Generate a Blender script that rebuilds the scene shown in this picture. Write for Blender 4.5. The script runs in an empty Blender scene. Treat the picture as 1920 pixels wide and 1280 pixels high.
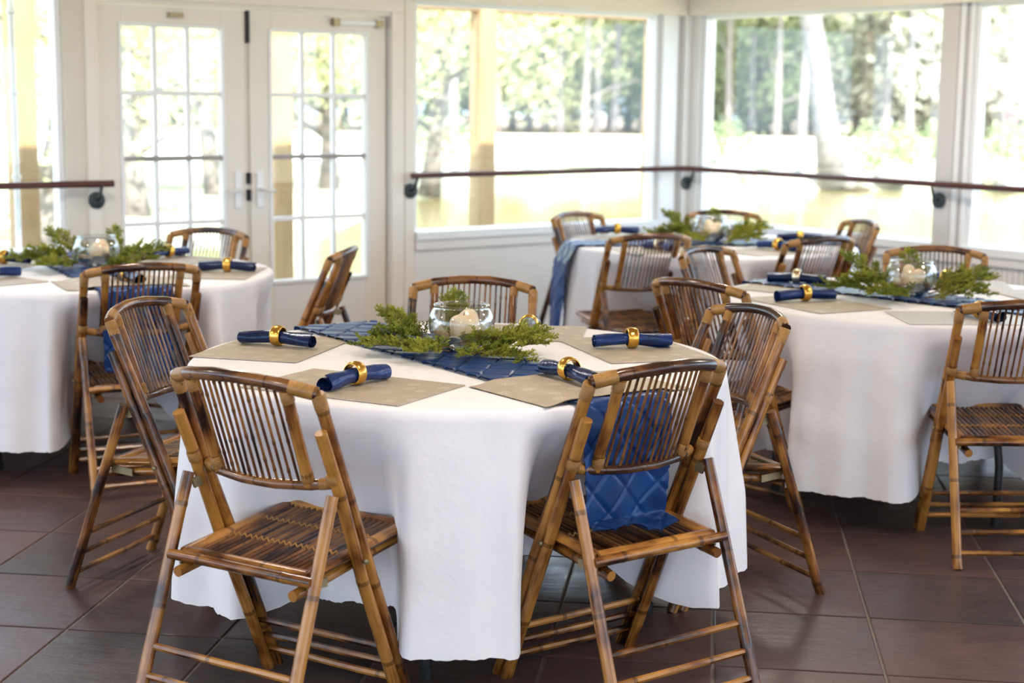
import bpy, bmesh, math, random
from mathutils import Vector, Matrix, noise

# ------------------------------------------------------------------ camera, sky, sun, exposure
scene = bpy.context.scene
COL = scene.collection
PITCH, ROLL, CAM_H = 0.15144, 0.01256, 1.49
cam_d = bpy.data.cameras.new('camera')
cam_d.sensor_width = 36.0
cam_d.lens = 2951.0 * 36.0 / 1920.0
cam_d.clip_end = 1000
cam_d.dof.use_dof = True
cam_d.dof.focus_distance = 4.25
cam_d.dof.aperture_fstop = 2.9
cam = bpy.data.objects.new('camera', cam_d)
COL.objects.link(cam)
_w = Vector((0, math.cos(PITCH), -math.sin(PITCH)))
_u0 = Vector((0, math.sin(PITCH), math.cos(PITCH)))
_r0 = Vector((1, 0, 0))
_r = math.cos(ROLL) * _r0 + math.sin(ROLL) * _u0
_u = -math.sin(ROLL) * _r0 + math.cos(ROLL) * _u0
cam.matrix_world = Matrix(((_r.x, _u.x, -_w.x, 0), (_r.y, _u.y, -_w.y, 0), (_r.z, _u.z, -_w.z, CAM_H), (0, 0, 0, 1)))
scene.camera = cam

world = bpy.data.worlds.new('world')
scene.world = world
world.use_nodes = True
bg = world.node_tree.nodes['Background']
bg.inputs['Color'].default_value = (0.60, 0.77, 1.0, 1)
bg.inputs['Strength'].default_value = 1.6

sun_d = bpy.data.lights.new('sun', 'SUN')
sun_d.energy = 6.0
sun_d.color = (1.0, 0.95, 0.86)
sun_d.angle = math.radians(1.0)
sun = bpy.data.objects.new('sun', sun_d)
COL.objects.link(sun)
_el = math.radians(50)
_to_sun = Vector((0.35 * math.cos(_el), -0.937 * math.cos(_el), math.sin(_el)))
sun.rotation_euler = _to_sun.to_track_quat('Z', 'Y').to_euler()
sun.location = (4, -10, 14)

vs = scene.view_settings
vs.view_transform = 'Standard'
vs.look = 'None'
vs.gamma = 1.0
vs.use_curve_mapping = False
vs.exposure = 1.72
scene.cycles.use_denoising = True
scene.cycles.max_bounces = 12
scene.cycles.diffuse_bounces = 5
scene.cycles.transparent_max_bounces = 24
scene.cycles.sample_clamp_indirect = 8.0
scene.cycles.caustics_reflective = False
scene.cycles.caustics_refractive = False
LAMP_POWER = 8.5

# ------------------------------------------------------------------ materials
def new_mat(name):
    m = bpy.data.materials.new(name)
    m.use_nodes = True
    nt = m.node_tree
    return m, nt, nt.nodes['Principled BSDF']
def nd(nt, t, **k):
    n = nt.nodes.new(t)
    for a, v in k.items():
        setattr(n, a, v)
    return n
def ramp(nt, fac, stops):
    r = nd(nt, 'ShaderNodeValToRGB')
    e = r.color_ramp.elements
    while len(e) < len(stops): e.new(0.5)
    for i, (p, c) in enumerate(stops):
        e[i].position = p; e[i].color = (c[0], c[1], c[2], 1)
    nt.links.new(fac, r.inputs['Fac'])
    return r.outputs['Color']
def noise_tex(nt, vec, scale, detail=4, rough=0.55, dim='3D', w=None):
    n = nd(nt, 'ShaderNodeTexNoise', noise_dimensions=dim)
    n.inputs['Scale'].default_value = scale
    n.inputs['Detail'].default_value = detail
    n.inputs['Roughness'].default_value = rough
    if vec is not None: nt.links.new(vec, n.inputs['Vector'])
    if w is not None: nt.links.new(w, n.inputs['W'])
    return n.outputs['Fac']
def bump(nt, b, h, strength, dist=0.01):
    n = nd(nt, 'ShaderNodeBump')
    n.inputs['Strength'].default_value = strength
    n.inputs['Distance'].default_value = dist
    nt.links.new(h, n.inputs['Height'])
    nt.links.new(n.outputs['Normal'], b.inputs['Normal'])
def mth(nt, op, a, b=None):
    n = nd(nt, 'ShaderNodeMath', operation=op)
    for i, v in enumerate((a, b)):
        if v is None: continue
        if isinstance(v, (int, float)): n.inputs[i].default_value = v
        else: nt.links.new(v, n.inputs[i])
    return n.outputs[0]
def mixc(nt, fac, a, b, mode='MIX'):
    n = nd(nt, 'ShaderNodeMix', data_type='RGBA', blend_type=mode)
    if isinstance(fac, (int, float)): n.inputs[0].default_value = fac
    else: nt.links.new(fac, n.inputs[0])
    for i, v in ((6, a), (7, b)):
        if isinstance(v, tuple): n.inputs[i].default_value = (v[0], v[1], v[2], 1)
        else: nt.links.new(v, n.inputs[i])
    return n.outputs[2]
def coord(nt, out='Object'):
    return nd(nt, 'ShaderNodeTexCoord').outputs[out]
def rnd(nt):
    return nd(nt, 'ShaderNodeObjectInfo').outputs['Random']

def plain(name, col, rough=0.6, var=0.06, scale=6.0, metal=0.0, bmp=0.0, coat=0.0, bscale=None):
    m, nt, b = new_mat(name)
    c = coord(nt)
    f = noise_tex(nt, c, scale)
    lo = tuple(max(0, x * (1 - var)) for x in col); hi = tuple(min(1, x * (1 + var)) for x in col)
    nt.links.new(ramp(nt, f, [(0.3, lo), (0.7, hi)]), b.inputs['Base Color'])
    b.inputs['Roughness'].default_value = rough
    b.inputs['Metallic'].default_value = metal
    b.inputs['Coat Weight'].default_value = coat
    if bmp: bump(nt, b, noise_tex(nt, c, bscale or scale * 8), bmp)
    return m

def bamboo_mat(name, light, mid, dark, burn, rough=0.28, nodes=0.16):
    m, nt, b = new_mat(name)
    uv = coord(nt, 'UV')
    r = mth(nt, 'MULTIPLY', rnd(nt), 37.0)
    mp = nd(nt, 'ShaderNodeMapping'); mp.inputs['Scale'].default_value = (9, 5.5, 1)
    nt.links.new(uv, mp.inputs['Vector'])
    n1 = noise_tex(nt, mp.outputs[0], 1.0, 3, 0.6, '4D', r)
    mp2 = nd(nt, 'ShaderNodeMapping'); mp2.inputs['Scale'].default_value = (160, 7, 1)
    nt.links.new(uv, mp2.inputs['Vector'])
    n2 = noise_tex(nt, mp2.outputs[0], 1.0, 3, 0.6, '4D', r)
    tone = mth(nt, 'ADD', mth(nt, 'MULTIPLY', n1, 0.75), mth(nt, 'MULTIPLY', n2, 0.25))
    tone = mth(nt, 'ADD', tone, mth(nt, 'MULTIPLY', mth(nt, 'SUBTRACT', rnd(nt), 0.5), 0.12))
    col = ramp(nt, tone, [(0.40, dark), (0.39 + burn * 0.75, mid), (0.585, light), (0.75, tuple(x * 1.3 for x in light))])
    sep = nd(nt, 'ShaderNodeSeparateXYZ'); nt.links.new(uv, sep.inputs[0])
    fr = mth(nt, 'FRACT', mth(nt, 'DIVIDE', mth(nt, 'ADD', sep.outputs['Y'], 0.006), nodes))
    ring = mth(nt, 'LESS_THAN', fr, 0.05)
    col = mixc(nt, mth(nt, 'MULTIPLY', ring, 0.55), col, dark)
    nt.links.new(col, b.inputs['Base Color'])
    b.inputs['Roughness'].default_value = rough
    b.inputs['Coat Weight'].default_value = 0.22
    b.inputs['Coat Roughness'].default_value = 0.15
    bump(nt, b, n2, 0.15, 0.002)
    return m

M = {}
M['bamboo'] = bamboo_mat('bamboo', (0.41, 0.185, 0.036), (0.170, 0.056, 0.010), (0.014, 0.004, 0.002), 0.12, 0.27, 0.25)
M['cane'] = bamboo_mat('thin cane', (0.25, 0.105, 0.024), (0.095, 0.031, 0.008), (0.020, 0.007, 0.003), 0.10)
M['dark_bamboo'] = bamboo_mat('dark bamboo rail', (0.20, 0.085, 0.028), (0.062, 0.021, 0.009), (0.018, 0.006, 0.004), 0.14, 0.22, 0.11)
def binding_mat():
    m, nt, b = new_mat('rattan binding')
    uv = coord(nt, 'UV')
    sep = nd(nt, 'ShaderNodeSeparateXYZ'); nt.links.new(uv, sep.inputs[0])
    s = mth(nt, 'SINE', mth(nt, 'MULTIPLY', sep.outputs['Y'], 1500.0))
    f = noise_tex(nt, uv, 30)
    c1 = ramp(nt, f, [(0.3, (0.27, 0.125, 0.025)), (0.7, (0.52, 0.265, 0.062))])
    nt.links.new(mixc(nt, mth(nt, 'MULTIPLY', mth(nt, 'LESS_THAN', s, -0.6), 0.5), c1, (0.16, 0.07, 0.02)), b.inputs['Base Color'])
    b.inputs['Roughness'].default_value = 0.35
    bump(nt, b, s, 0.5, 0.001)
    return m
M['binding'] = binding_mat()
M['brass'] = plain('aged brass', (0.32, 0.27, 0.15), 0.45, 0.2, 40, 0.7)
def cloth_mat():
    m, nt, b = new_mat('white table linen')
    c = coord(nt)
    f = noise_tex(nt, c, 5)
    nt.links.new(ramp(nt, f, [(0.3, (0.80, 0.80, 0.83)), (0.7, (0.87, 0.86, 0.88))]), b.inputs['Base Color'])
    b.inputs['Roughness'].default_value = 0.75
    b.inputs['Sheen Weight'].default_value = 0.15
    h = mth(nt, 'ADD', noise_tex(nt, c, 7, 4), mth(nt, 'MULTIPLY', noise_tex(nt, c, 900, 1), 0.02))
    bump(nt, b, h, 0.22, 0.03)
    return m
M['linen'] = cloth_mat()
def satin(name, lo, hi, rough=0.42, wr=0.5):
    m, nt, b = new_mat(name)
    c = coord(nt)
    mp = nd(nt, 'ShaderNodeMapping'); mp.inputs['Scale'].default_value = (9, 30, 14)
    nt.links.new(c, mp.inputs['Vector'])
    f = noise_tex(nt, mp.outputs[0], 1, 4, 0.6, '4D', mth(nt, 'MULTIPLY', rnd(nt), 9.0))
    nt.links.new(ramp(nt, f, [(0.3, lo), (0.72, hi)]), b.inputs['Base Color'])
    b.inputs['Roughness'].default_value = rough
    b.inputs['Sheen Weight'].default_value = 0.06
    b.inputs['Sheen Tint'].default_value = (0.3, 0.45, 1.0, 1)
    b.inputs['Specular Tint'].default_value = (0.55, 0.7, 1.0, 1)
    bump(nt, b, f, wr, 0.008)
    return m
M['napkin'] = satin('navy napkin satin', (0.005, 0.009, 0.032), (0.009, 0.019, 0.075), 0.27)
M['royal'] = satin('royal blue napkin satin', (0.006, 0.015, 0.070), (0.012, 0.036, 0.165), 0.27)
M['runner'] = satin('quilted blue taffeta', (0.005, 0.024, 0.105), (0.010, 0.055, 0.215), 0.33, 0.30)
M['gold'] = plain('gold ring metal', (0.80, 0.46, 0.10), 0.24, 0.18, 60, 1.0)
M['silver'] = plain('silver gilt ring metal', (0.78, 0.66, 0.46), 0.24, 0.15, 60, 1.0)
def mat_placemat():
    m, nt, b = new_mat('kraft placemat')
    c = coord(nt)
    f = noise_tex(nt, c, 14, 5)
    base = ramp(nt, f, [(0.25, (0.37, 0.315, 0.245)), (0.75, (0.47, 0.405, 0.32))])
    v = nd(nt, 'ShaderNodeTexVoronoi', feature='F1', voronoi_dimensions='2D'); v.inputs['Scale'].default_value = 11
    v.inputs['Randomness'].default_value = 0.6
    nt.links.new(c, v.inputs['Vector'])
    star = nd(nt, 'ShaderNodeTexVoronoi', feature='DISTANCE_TO_EDGE', voronoi_dimensions='2D'); star.inputs['Scale'].default_value = 120
    nt.links.new(c, star.inputs['Vector'])
    mask = mth(nt, 'MULTIPLY', mth(nt, 'LESS_THAN', v.outputs['Distance'], 0.19), mth(nt, 'LESS_THAN', star.outputs['Distance'], 0.16))
    keep = mth(nt, 'GREATER_THAN', noise_tex(nt, c, 6, 0), 0.30)
    nt.links.new(mixc(nt, mth(nt, 'MULTIPLY', mth(nt, 'MULTIPLY', mask, keep), 0.5), base, (0.72, 0.64, 0.52)), b.inputs['Base Color'])
    b.inputs['Roughness'].default_value = 0.5
    bump(nt, b, noise_tex(nt, c, 60, 3), 0.15, 0.002)
    return m
M['mat'] = mat_placemat()
def mat_woven():
    m, nt, b = new_mat('woven silver placemat')
    c = coord(nt)
    ch = nd(nt, 'ShaderNodeTexChecker'); ch.inputs['Scale'].default_value = 90
    ch.inputs['Color1'].default_value = (0.72, 0.72, 0.70, 1); ch.inputs['Color2'].default_value = (0.33, 0.34, 0.33, 1)
    mp = nd(nt, 'ShaderNodeMapping'); mp.inputs['Rotation'].default_value = (0, 0, 0.785)
    nt.links.new(c, mp.inputs['Vector']); nt.links.new(mp.outputs[0], ch.inputs['Vector'])
    nt.links.new(ch.outputs['Color'], b.inputs['Base Color'])
    b.inputs['Roughness'].default_value = 0.45
    bump(nt, b, ch.outputs['Fac'], 0.4, 0.002)
    return m
M['woven'] = mat_woven()
def glass_mat(name, tint=(1, 1, 1), ior=1.45, refl=1.0):
    m = bpy.data.materials.new(name); m.use_nodes = True
    nt = m.node_tree
    for n in list(nt.nodes): nt.nodes.remove(n)
    out = nd(nt, 'ShaderNodeOutputMaterial')
    tr = nd(nt, 'ShaderNodeBsdfTransparent'); tr.inputs['Color'].default_value = (*tint, 1)
    gl = nd(nt, 'ShaderNodeBsdfGlossy'); gl.inputs['Roughness'].default_value = 0.02
    lw = nd(nt, 'ShaderNodeLayerWeight'); lw.inputs['Blend'].default_value = 0.5
    mx = nd(nt, 'ShaderNodeMixShader')
    fac = mth(nt, 'ADD', mth(nt, 'MULTIPLY', mth(nt, 'POWER', lw.outputs['Facing'], ior), refl), 0.035)
    nt.links.new(fac, mx.inputs[0])
    nt.links.new(tr.outputs[0], mx.inputs[1]); nt.links.new(gl.outputs[0], mx.inputs[2])
    nt.links.new(mx.outputs[0], out.inputs['Surface'])
    return m
M['pane'] = glass_mat('window glass', (0.97, 0.985, 0.975), 5.0, 0.6)
M['glass'] = glass_mat('clear bowl glass', (0.95, 0.965, 0.96), 1.7, 0.95)
M['wax'] = plain('cream candle wax', (0.86, 0.68, 0.47), 0.45, 0.10, 30)
M['wax'].node_tree.nodes['Principled BSDF'].inputs['Subsurface Weight'].default_value = 0.25
M['wax'].node_tree.nodes['Principled BSDF'].inputs['Subsurface Radius'].default_value = (0.02, 0.01, 0.006)
M['shell'] = plain('pale grey shell', (0.66, 0.64, 0.58), 0.45, 0.25, 45, bmp=0.3)
M['drift'] = plain('tan coral stone', (0.50, 0.38, 0.26), 0.7, 0.35, 60, bmp=0.6)
def leaf_mat(name, lo, hi, trans=0.25, scale=25):
    m, nt, b = new_mat(name)
    f = noise_tex(nt, coord(nt), scale, 3)
    f = mth(nt, 'ADD', f, mth(nt, 'MULTIPLY', mth(nt, 'SUBTRACT', rnd(nt), 0.5), 0.25))
    nt.links.new(ramp(nt, f, [(0.3, lo), (0.7, hi)]), b.inputs['Base Color'])
    b.inputs['Roughness'].default_value = 0.55
    b.inputs['Subsurface Weight'].default_value = 0.0
    tl = nd(nt, 'ShaderNodeBsdfTranslucent')
    nt.links.new(ramp(nt, f, [(0.3, lo), (0.7, hi)]), tl.inputs['Color'])
    mx = nd(nt, 'ShaderNodeMixShader'); mx.inputs[0].default_value = trans
    out = nt.nodes['Material Output']
    nt.links.new(b.outputs[0], mx.inputs[1]); nt.links.new(tl.outputs[0], mx.inputs[2])
    nt.links.new(mx.outputs[0], out.inputs['Surface'])
    return m
M['cedar'] = leaf_mat('cedar foliage', (0.19, 0.235, 0.020), (0.54, 0.55, 0.065), 0.32)
M['twig'] = plain('cedar twig bark', (0.16, 0.085, 0.04), 0.8, 0.3, 60)
M['white'] = plain('white painted wood', (0.80, 0.79, 0.75), 0.5, 0.02, 3)
M['cream'] = plain('warm-lit white painted trim', (0.82, 0.78, 0.68), 0.5, 0.02, 3)  # warm ceiling and lamp light tinted into the white of beams and door frames
M['sash'] = plain('white vinyl muntin', (0.86, 0.87, 0.86), 0.4, 0.02, 3)
M['beige'] = plain('cream painted wood', (0.70, 0.66, 0.56), 0.5, 0.03, 3)
M['grey'] = plain('light grey painted wood', (0.62, 0.60, 0.57), 0.5, 0.03, 3)
M['black'] = plain('black metal', (0.025, 0.025, 0.028), 0.45, 0.2, 30, 0.3)
M['bracket'] = plain('dark green bronze', (0.035, 0.045, 0.045), 0.45, 0.3, 40, 0.3)
M['under'] = plain('grey laminate', (0.35, 0.33, 0.30), 0.6, 0.1, 8)
def wood_mat(name, lo, hi, rough, sc=(3, 40, 3)):
    m, nt, b = new_mat(name)
    mp = nd(nt, 'ShaderNodeMapping'); mp.inputs['Scale'].default_value = sc
    nt.links.new(coord(nt), mp.inputs['Vector'])
    f = noise_tex(nt, mp.outputs[0], 1, 5, 0.6)
    nt.links.new(ramp(nt, f, [(0.3, lo), (0.7, hi)]), b.inputs['Base Color'])
    b.inputs['Roughness'].default_value = rough
    return m
M['rail'] = wood_mat('mahogany handrail', (0.06, 0.018, 0.014), (0.11, 0.035, 0.024), 0.25, (6, 6, 60))
M['pine'] = wood_mat('pine post', (0.30, 0.19, 0.085), (0.42, 0.27, 0.13), 0.7, (14, 14, 1.5))
M['header'] = wood_mat('brown header timber', (0.16, 0.10, 0.05), (0.24, 0.15, 0.08), 0.7, (3, 3, 14))
M['ceiling'] = wood_mat('warm pine ceiling', (0.58, 0.44, 0.27), (0.68, 0.53, 0.35), 0.6, (2, 30, 2))
def tile_mat():
    m, nt, b = new_mat('slate floor tile')
    c = coord(nt)
    r = rnd(nt)
    g = nd(nt, 'ShaderNodeNewGeometry').outputs['Position']
    n1 = noise_tex(nt, g, 1.1, 3)
    n2 = noise_tex(nt, g, 9, 6, 0.65)
    f = mth(nt, 'ADD', mth(nt, 'MULTIPLY', n1, 0.55), mth(nt, 'ADD', mth(nt, 'MULTIPLY', n2, 0.35), mth(nt, 'MULTIPLY', r, 0.22)))
    nt.links.new(ramp(nt, f, [(0.38, (0.046, 0.040, 0.040)), (0.52, (0.076, 0.049, 0.050)), (0.68, (0.112, 0.058, 0.054))]), b.inputs['Base Color'])
    b.inputs['Roughness'].default_value = 0.33
    nt.links.new(ramp(nt, n2, [(0.3, (0.27,) * 3), (0.7, (0.45,) * 3)]), b.inputs['Roughness'])
    mp = nd(nt, 'ShaderNodeMapping'); mp.inputs['Scale'].default_value = (5, 14, 1); mp.inputs['Rotation'].default_value = (0, 0, 0.5)
    nt.links.new(g, mp.inputs['Vector'])
    bump(nt, b, mth(nt, 'ADD', noise_tex(nt, mp.outputs[0], 1.0, 6, 0.6), mth(nt, 'MULTIPLY', n2, 0.4)), 0.28, 0.012)
    return m
M['tile'] = tile_mat()
M['grout'] = plain('grey grout', (0.20, 0.18, 0.165), 0.9, 0.15, 20)
M['lamp_shade'] = None

# ------------------------------------------------------------------ mesh helpers
class MB:
    def __init__(s): s.v = []; s.f = []; s.uv = []
    def quad_grid(s, rows, closed=False, uvf=None):
        """rows: list of rows of points (equal length)"""
        b = len(s.v); n = len(rows[0])
        for r in rows: s.v += [tuple(p) for p in r]
        m = n if closed else n - 1
        for i in range(len(rows) - 1):
            for j in range(m):
                k = (j + 1) % n
                s.f.append((b + i * n + j, b + i * n + k, b + (i + 1) * n + k, b + (i + 1) * n + j))
                if uvf:
                    s.uv.append([uvf(i, j), uvf(i, j + 1), uvf(i + 1, j + 1), uvf(i + 1, j)])
                else: s.uv.append(None)
        return b
    def tube(s, pts, rad, n=8, caps=True, v0=0.0, flat=1.0, up=None):
        pts = [Vector(p) for p in pts]
        if not isinstance(rad, (list, tuple)): rad = [rad] * len(pts)
        t = [(pts[min(i + 1, len(pts) - 1)] - pts[max(i - 1, 0)]).normalized() for i in range(len(pts))]
        ref = Vector(up) if up else (Vector((0, 0, 1)) if abs(t[0].z) < 0.9 else Vector((0, 1, 0)))
        nx = t[0].cross(ref).normalized()
        rows = []; L = [v0]
        for i, p in enumerate(pts):
            if i:
                nx = (nx - t[i] * nx.dot(t[i])).normalized()
                L.append(L[-1] + (pts[i] - pts[i - 1]).length)
            ny = t[i].cross(nx)
            rows.append([p + (nx * math.cos(a) + ny * math.sin(a) * flat) * rad[i] for a in [2 * math.pi * k / n for k in range(n)]])
        circ = max(rad) * 6.28
        b = s.quad_grid(rows, True, lambda i, j: (circ * j / n, L[i]))
        if caps:
            s.f.append(tuple(range(b + n - 1, b - 1, -1))); s.uv.append([(0, L[0])] * n)
            e = b + (len(rows) - 1) * n
            s.f.append(tuple(range(e, e + n))); s.uv.append([(0, L[-1])] * n)
        return s
    def box(s, c, x, y, z):
        """c centre, x y z half-extent vectors"""
        c, x, y, z = Vector(c), Vector(x), Vector(y), Vector(z)
        b = len(s.v)
        for k in (-1, 1):
            for j in (-1, 1):
                for i in (-1, 1):
                    s.v.append(tuple(c + x * i + y * j + z * k))
        F = [(0, 2, 3, 1), (4, 5, 7, 6), (0, 1, 5, 4), (2, 6, 7, 3), (0, 4, 6, 2), (1, 3, 7, 5)]
        if x.cross(y).dot(z) < 0: F = [tuple(reversed(f)) for f in F]
        for f in F:
            s.f.append(tuple(b + q for q in f)); s.uv.append(None)
        return s
    def lathe(s, prof, n=24, c=(0, 0, 0)):
        rows = [[(c[0] + r * math.cos(2 * math.pi * k / n), c[1] + r * math.sin(2 * math.pi * k / n), c[2] + z) for k in range(n)] for r, z in prof]
        s.quad_grid(rows, True, lambda i, j: (j / n, i / len(prof)))
        return s
    def mesh(s, name, mat, smooth=True, angle=None, bevel=0, merge=False):
        me = bpy.data.meshes.new(name)
        me.from_pydata(s.v, [], s.f)
        if any(u for u in s.uv):
            l = me.uv_layers.new(name='UVMap')
            k = 0
            for f, u in zip(s.f, s.uv):
                for q in range(len(f)):
                    if u: l.data[k].uv = u[q]
                    k += 1
        if bevel or merge:
            bm = bmesh.new(); bm.from_mesh(me)
            if merge: bmesh.ops.remove_doubles(bm, verts=bm.verts, dist=1e-5)
            if bevel:
                bmesh.ops.bevel(bm, geom=[e for e in bm.edges if e.calc_face_angle(0) > 0.6], offset=bevel, segments=1, affect='EDGES', profile=0.7)
            bm.to_mesh(me); bm.free()
        me.materials.append(mat)
        if smooth:
            me.shade_smooth()
            if angle is not None: me.set_sharp_from_angle(angle=math.radians(angle))
        me.validate(); me.update()
        return me
    def build(s, name, mat, parent=None, **k):
        return link(name, s.mesh(name, mat, **k), parent)
def link(name, me, parent=None):
    o = bpy.data.objects.new(name, me)
    COL.objects.link(o)
    if parent: o.parent = parent
    return o
def empty(name, loc=(0, 0, 0), rz=0.0):
    o = bpy.data.objects.new(name, None)
    o.empty_display_size = 0.1
    COL.objects.link(o); o.location = loc; o.rotation_euler = (0, 0, rz)
    return o
def tag(o, label=None, cat=None, group=None, kind=None):
    if label: o['label'] = label
    if cat: o['category'] = cat
    if group: o['group'] = group
    if kind: o['kind'] = kind
    return o
def copy_tree(o, parent=None):
    c = o.copy(); COL.objects.link(c)
    if parent: c.parent = parent
    for ch in KIDS.get(o.name, []) or list(o.children): copy_tree(ch, c)
    return c
KIDS = {}
def sstep(a, b, x):
    t = max(0.0, min(1.0, (x - a) / (b - a))); return t * t * (3 - 2 * t)

# ------------------------------------------------------------------ room frame
BW = math.radians(7.106 + 45)
D1 = Vector((math.sin(BW), math.cos(BW), 0))
N1 = Vector((math.cos(BW), -math.sin(BW), 0))      # from the back wall into the room, also along the right wall
CORNER = Vector((1.128, 10.5, 0))
def RP(t, o, z=0.0):
    """t metres along the back wall from the corner, o metres off the back wall into the room"""
    return CORNER - D1 * t + N1 * o + Vector((0, 0, z))
def rbox(mb, t0, t1, o0, o1, z0, z1):
    mb.box(RP((t0 + t1) / 2, (o0 + o1) / 2, (z0 + z1) / 2), -D1 * (t1 - t0) / 2, N1 * (o1 - o0) / 2, Vector((0, 0, (z1 - z0) / 2)))
    return mb
def rb(name, mat, parent, *a, bevel=0.0):
    return rbox(MB(), *a).build(name, mat, parent, smooth=False, bevel=bevel)
TMAX, OMAX = 10.0, 11.0
SILL, GLASS_Z0, BEAM_Z, CEIL = 0.68, 0.73, 2.06, 2.60

# floor: tiles laid on the diagonal
floor = tag(rb('floor', M['grout'], None, -0.12, TMAX, -0.12, OMAX, -0.10, -0.004), kind='structure')
A = math.radians(7.106)
E1 = Vector((math.sin(A), math.cos(A), 0)); E2 = Vector((math.cos(A), -math.sin(A), 0))
P1, P2, G = 0.474, 0.4535, 0.004
room_poly_n = [(-D1, CORNER + D1 * 0.0), (N1, CORNER), (D1, RP(TMAX, 0)), (-N1, RP(0, OMAX))]
def clip(poly):
    for n, p0 in room_poly_n:
        out = []
        for i, a in enumerate(poly):
            b = poly[(i + 1) % len(poly)]
            da, db = (a - p0).dot(n), (b - p0).dot(n)
            if da >= 0: out.append(a)
            if da * db < 0: out.append(a + (b - a) * (da / (da - db)))
        poly = out
        if len(poly) < 3: return []
    return poly
tile_mb = MB()
def tile_into(mb, poly, org):
    cx = sum((p for p in poly), Vector()) / len(poly)
    b = len(mb.v); n = len(poly)
    for p in poly: mb.v.append(tuple(p - org + Vector((0, 0, -0.010))))
    for p in poly: mb.v.append(tuple(p - org + Vector((0, 0, -0.0015))))
    for p in poly: mb.v.append(tuple(p - org + (cx - p).normalized() * 0.005))
    for k in (0, 1):
        for i in range(n):
            j = (i + 1) % n
            mb.f.append((b + k * n + i, b + k * n + j, b + (k + 1) * n + j, b + (k + 1) * n + i)); mb.uv.append(None)
    mb.f.append(tuple(range(b + 2 * n, b + 3 * n))); mb.uv.append(None)
full = [(-1, -1), (1, -1), (1, 1), (-1, 1)]
tiles = []
for i in range(-30, 60):
    for j in range(-40, 40):
        c = E1 * (4.085 + P1 * (i + 0.5)) + E2 * (0.046 + P2 * (j + 0.5))
        q = [c + E2 * (sx * (P2 / 2 - G)) + E1 * (sy * (P1 / 2 - G)) for sx, sy in full]
        cl = clip(q)
        if not cl: continue
        whole = len(cl) == 4 and all((a - b).length < 1e-6 for a, b in zip(cl, q))
        seen = c.y > 2.9 and abs(c.x) < 0.35 * c.y + 0.35
        tiles.append(((0 if seen else 1, (c - Vector((0, 4, 0))).length), c, cl, whole))
tiles.sort(key=lambda t: t[0])
tmb = MB(); tile_into(tmb, [E2 * (sx * (P2 / 2 - G)) + E1 * (sy * (P1 / 2 - G)) for sx, sy in full], Vector())
tile_me = tmb.mesh('tile', M['tile'], smooth=False)
rest = MB()
for k, (_, c, cl, whole) in enumerate(tiles):
    if k < 300:
        if whole:
            o = link('tile', tile_me, floor); o.location = c
        else:
            t2 = MB(); tile_into(t2, cl, c); o = t2.build('tile', M['tile'], floor, smooth=False); o.location = c
    else: tile_into(rest, cl, Vector())
if rest.v: tag(rest.build('tile_field', M['tile'], floor, smooth=False), kind='stuff')

# walls
def panel_wall(name, t0, t1, o0, o1, z0, z1, along):
    w = tag(rb(name, M['white'], None, t0, t1, o0, o1, z0, z1), kind='structure')
    return w
def board(name, mat, par, *a, bev=0.003): return rb(name, mat, par, *a, bevel=bev)

# back wall: corner post | window | pier | double door | pier | window ...
wall_back = tag(rb('wall_back', M['white'], None, 0.0, 2.16, -0.14, -0.02, -0.1, SILL), kind='structure')
board('wall_panel', M['white'], wall_back, 0.0, 2.16, -0.02, 0.0, 0.0, SILL - 0.001)
board('baseboard', M['white'], wall_back, 0.012, 2.16, 0.0, 0.014, 0.0, 0.12)
board('apron', M['white'], wall_back, 0.012, 2.16, 0.0, 0.016, SILL - 0.06, SILL)
wall_left_pier = tag(rb('wall_left', M['beige'], None, 4.08, 4.26, -0.14, 0.0, -0.1, BEAM_Z), kind='structure')
wl = tag(rb('wall_back_left', M['white'], None, 4.26, TMAX, -0.14, 0.0, -0.1, SILL), kind='structure')
pier = tag(rb('wall_pier', M['white'], None, 2.16, 2.33, -0.14, 0.0, -0.1, BEAM_Z), kind='structure')
board('casing', M['cream'], pier, 2.245, 2.33, 0.0, 0.018, 0.0, 1.975)
board('casing', M['cream'], pier, 2.165, 2.235, 0.0, 0.010, 0.0, BEAM_Z)
board('casing', M['cream'], wall_left_pier, 4.085, 4.15, 0.0, 0.018, 0.0, 1.975)
board('stop', M['beige'], pier, 2.325, 2.338, -0.12, -0.05, 0.0, 1.96)
beam_back = tag(rb('trim_1', M['cream'], None, -0.02, TMAX, -0.14, 0.04, BEAM_Z, CEIL), kind='structure')
board('beam_cover', M['cream'], beam_back, 0.05, TMAX, 0.04, 0.055, BEAM_Z - 0.01, BEAM_Z + 0.14)
beam_right = tag(rb('trim_2', M['cream'], None, -0.14, 0.04, 0.04, OMAX, BEAM_Z, CEIL), kind='structure')
board('beam_cover', M['cream'], beam_right, 0.04, 0.055, 0.06, OMAX, BEAM_Z - 0.01, BEAM_Z + 0.14)
door_head = tag(rb('trim_3', M['cream'], None, 2.33, 4.08, -0.14, 0.0, 1.955, BEAM_Z), kind='structure')
board('casing', M['cream'], door_head, 2.245, 4.15, 0.0, 0.020, 1.975, BEAM_Z)
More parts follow.
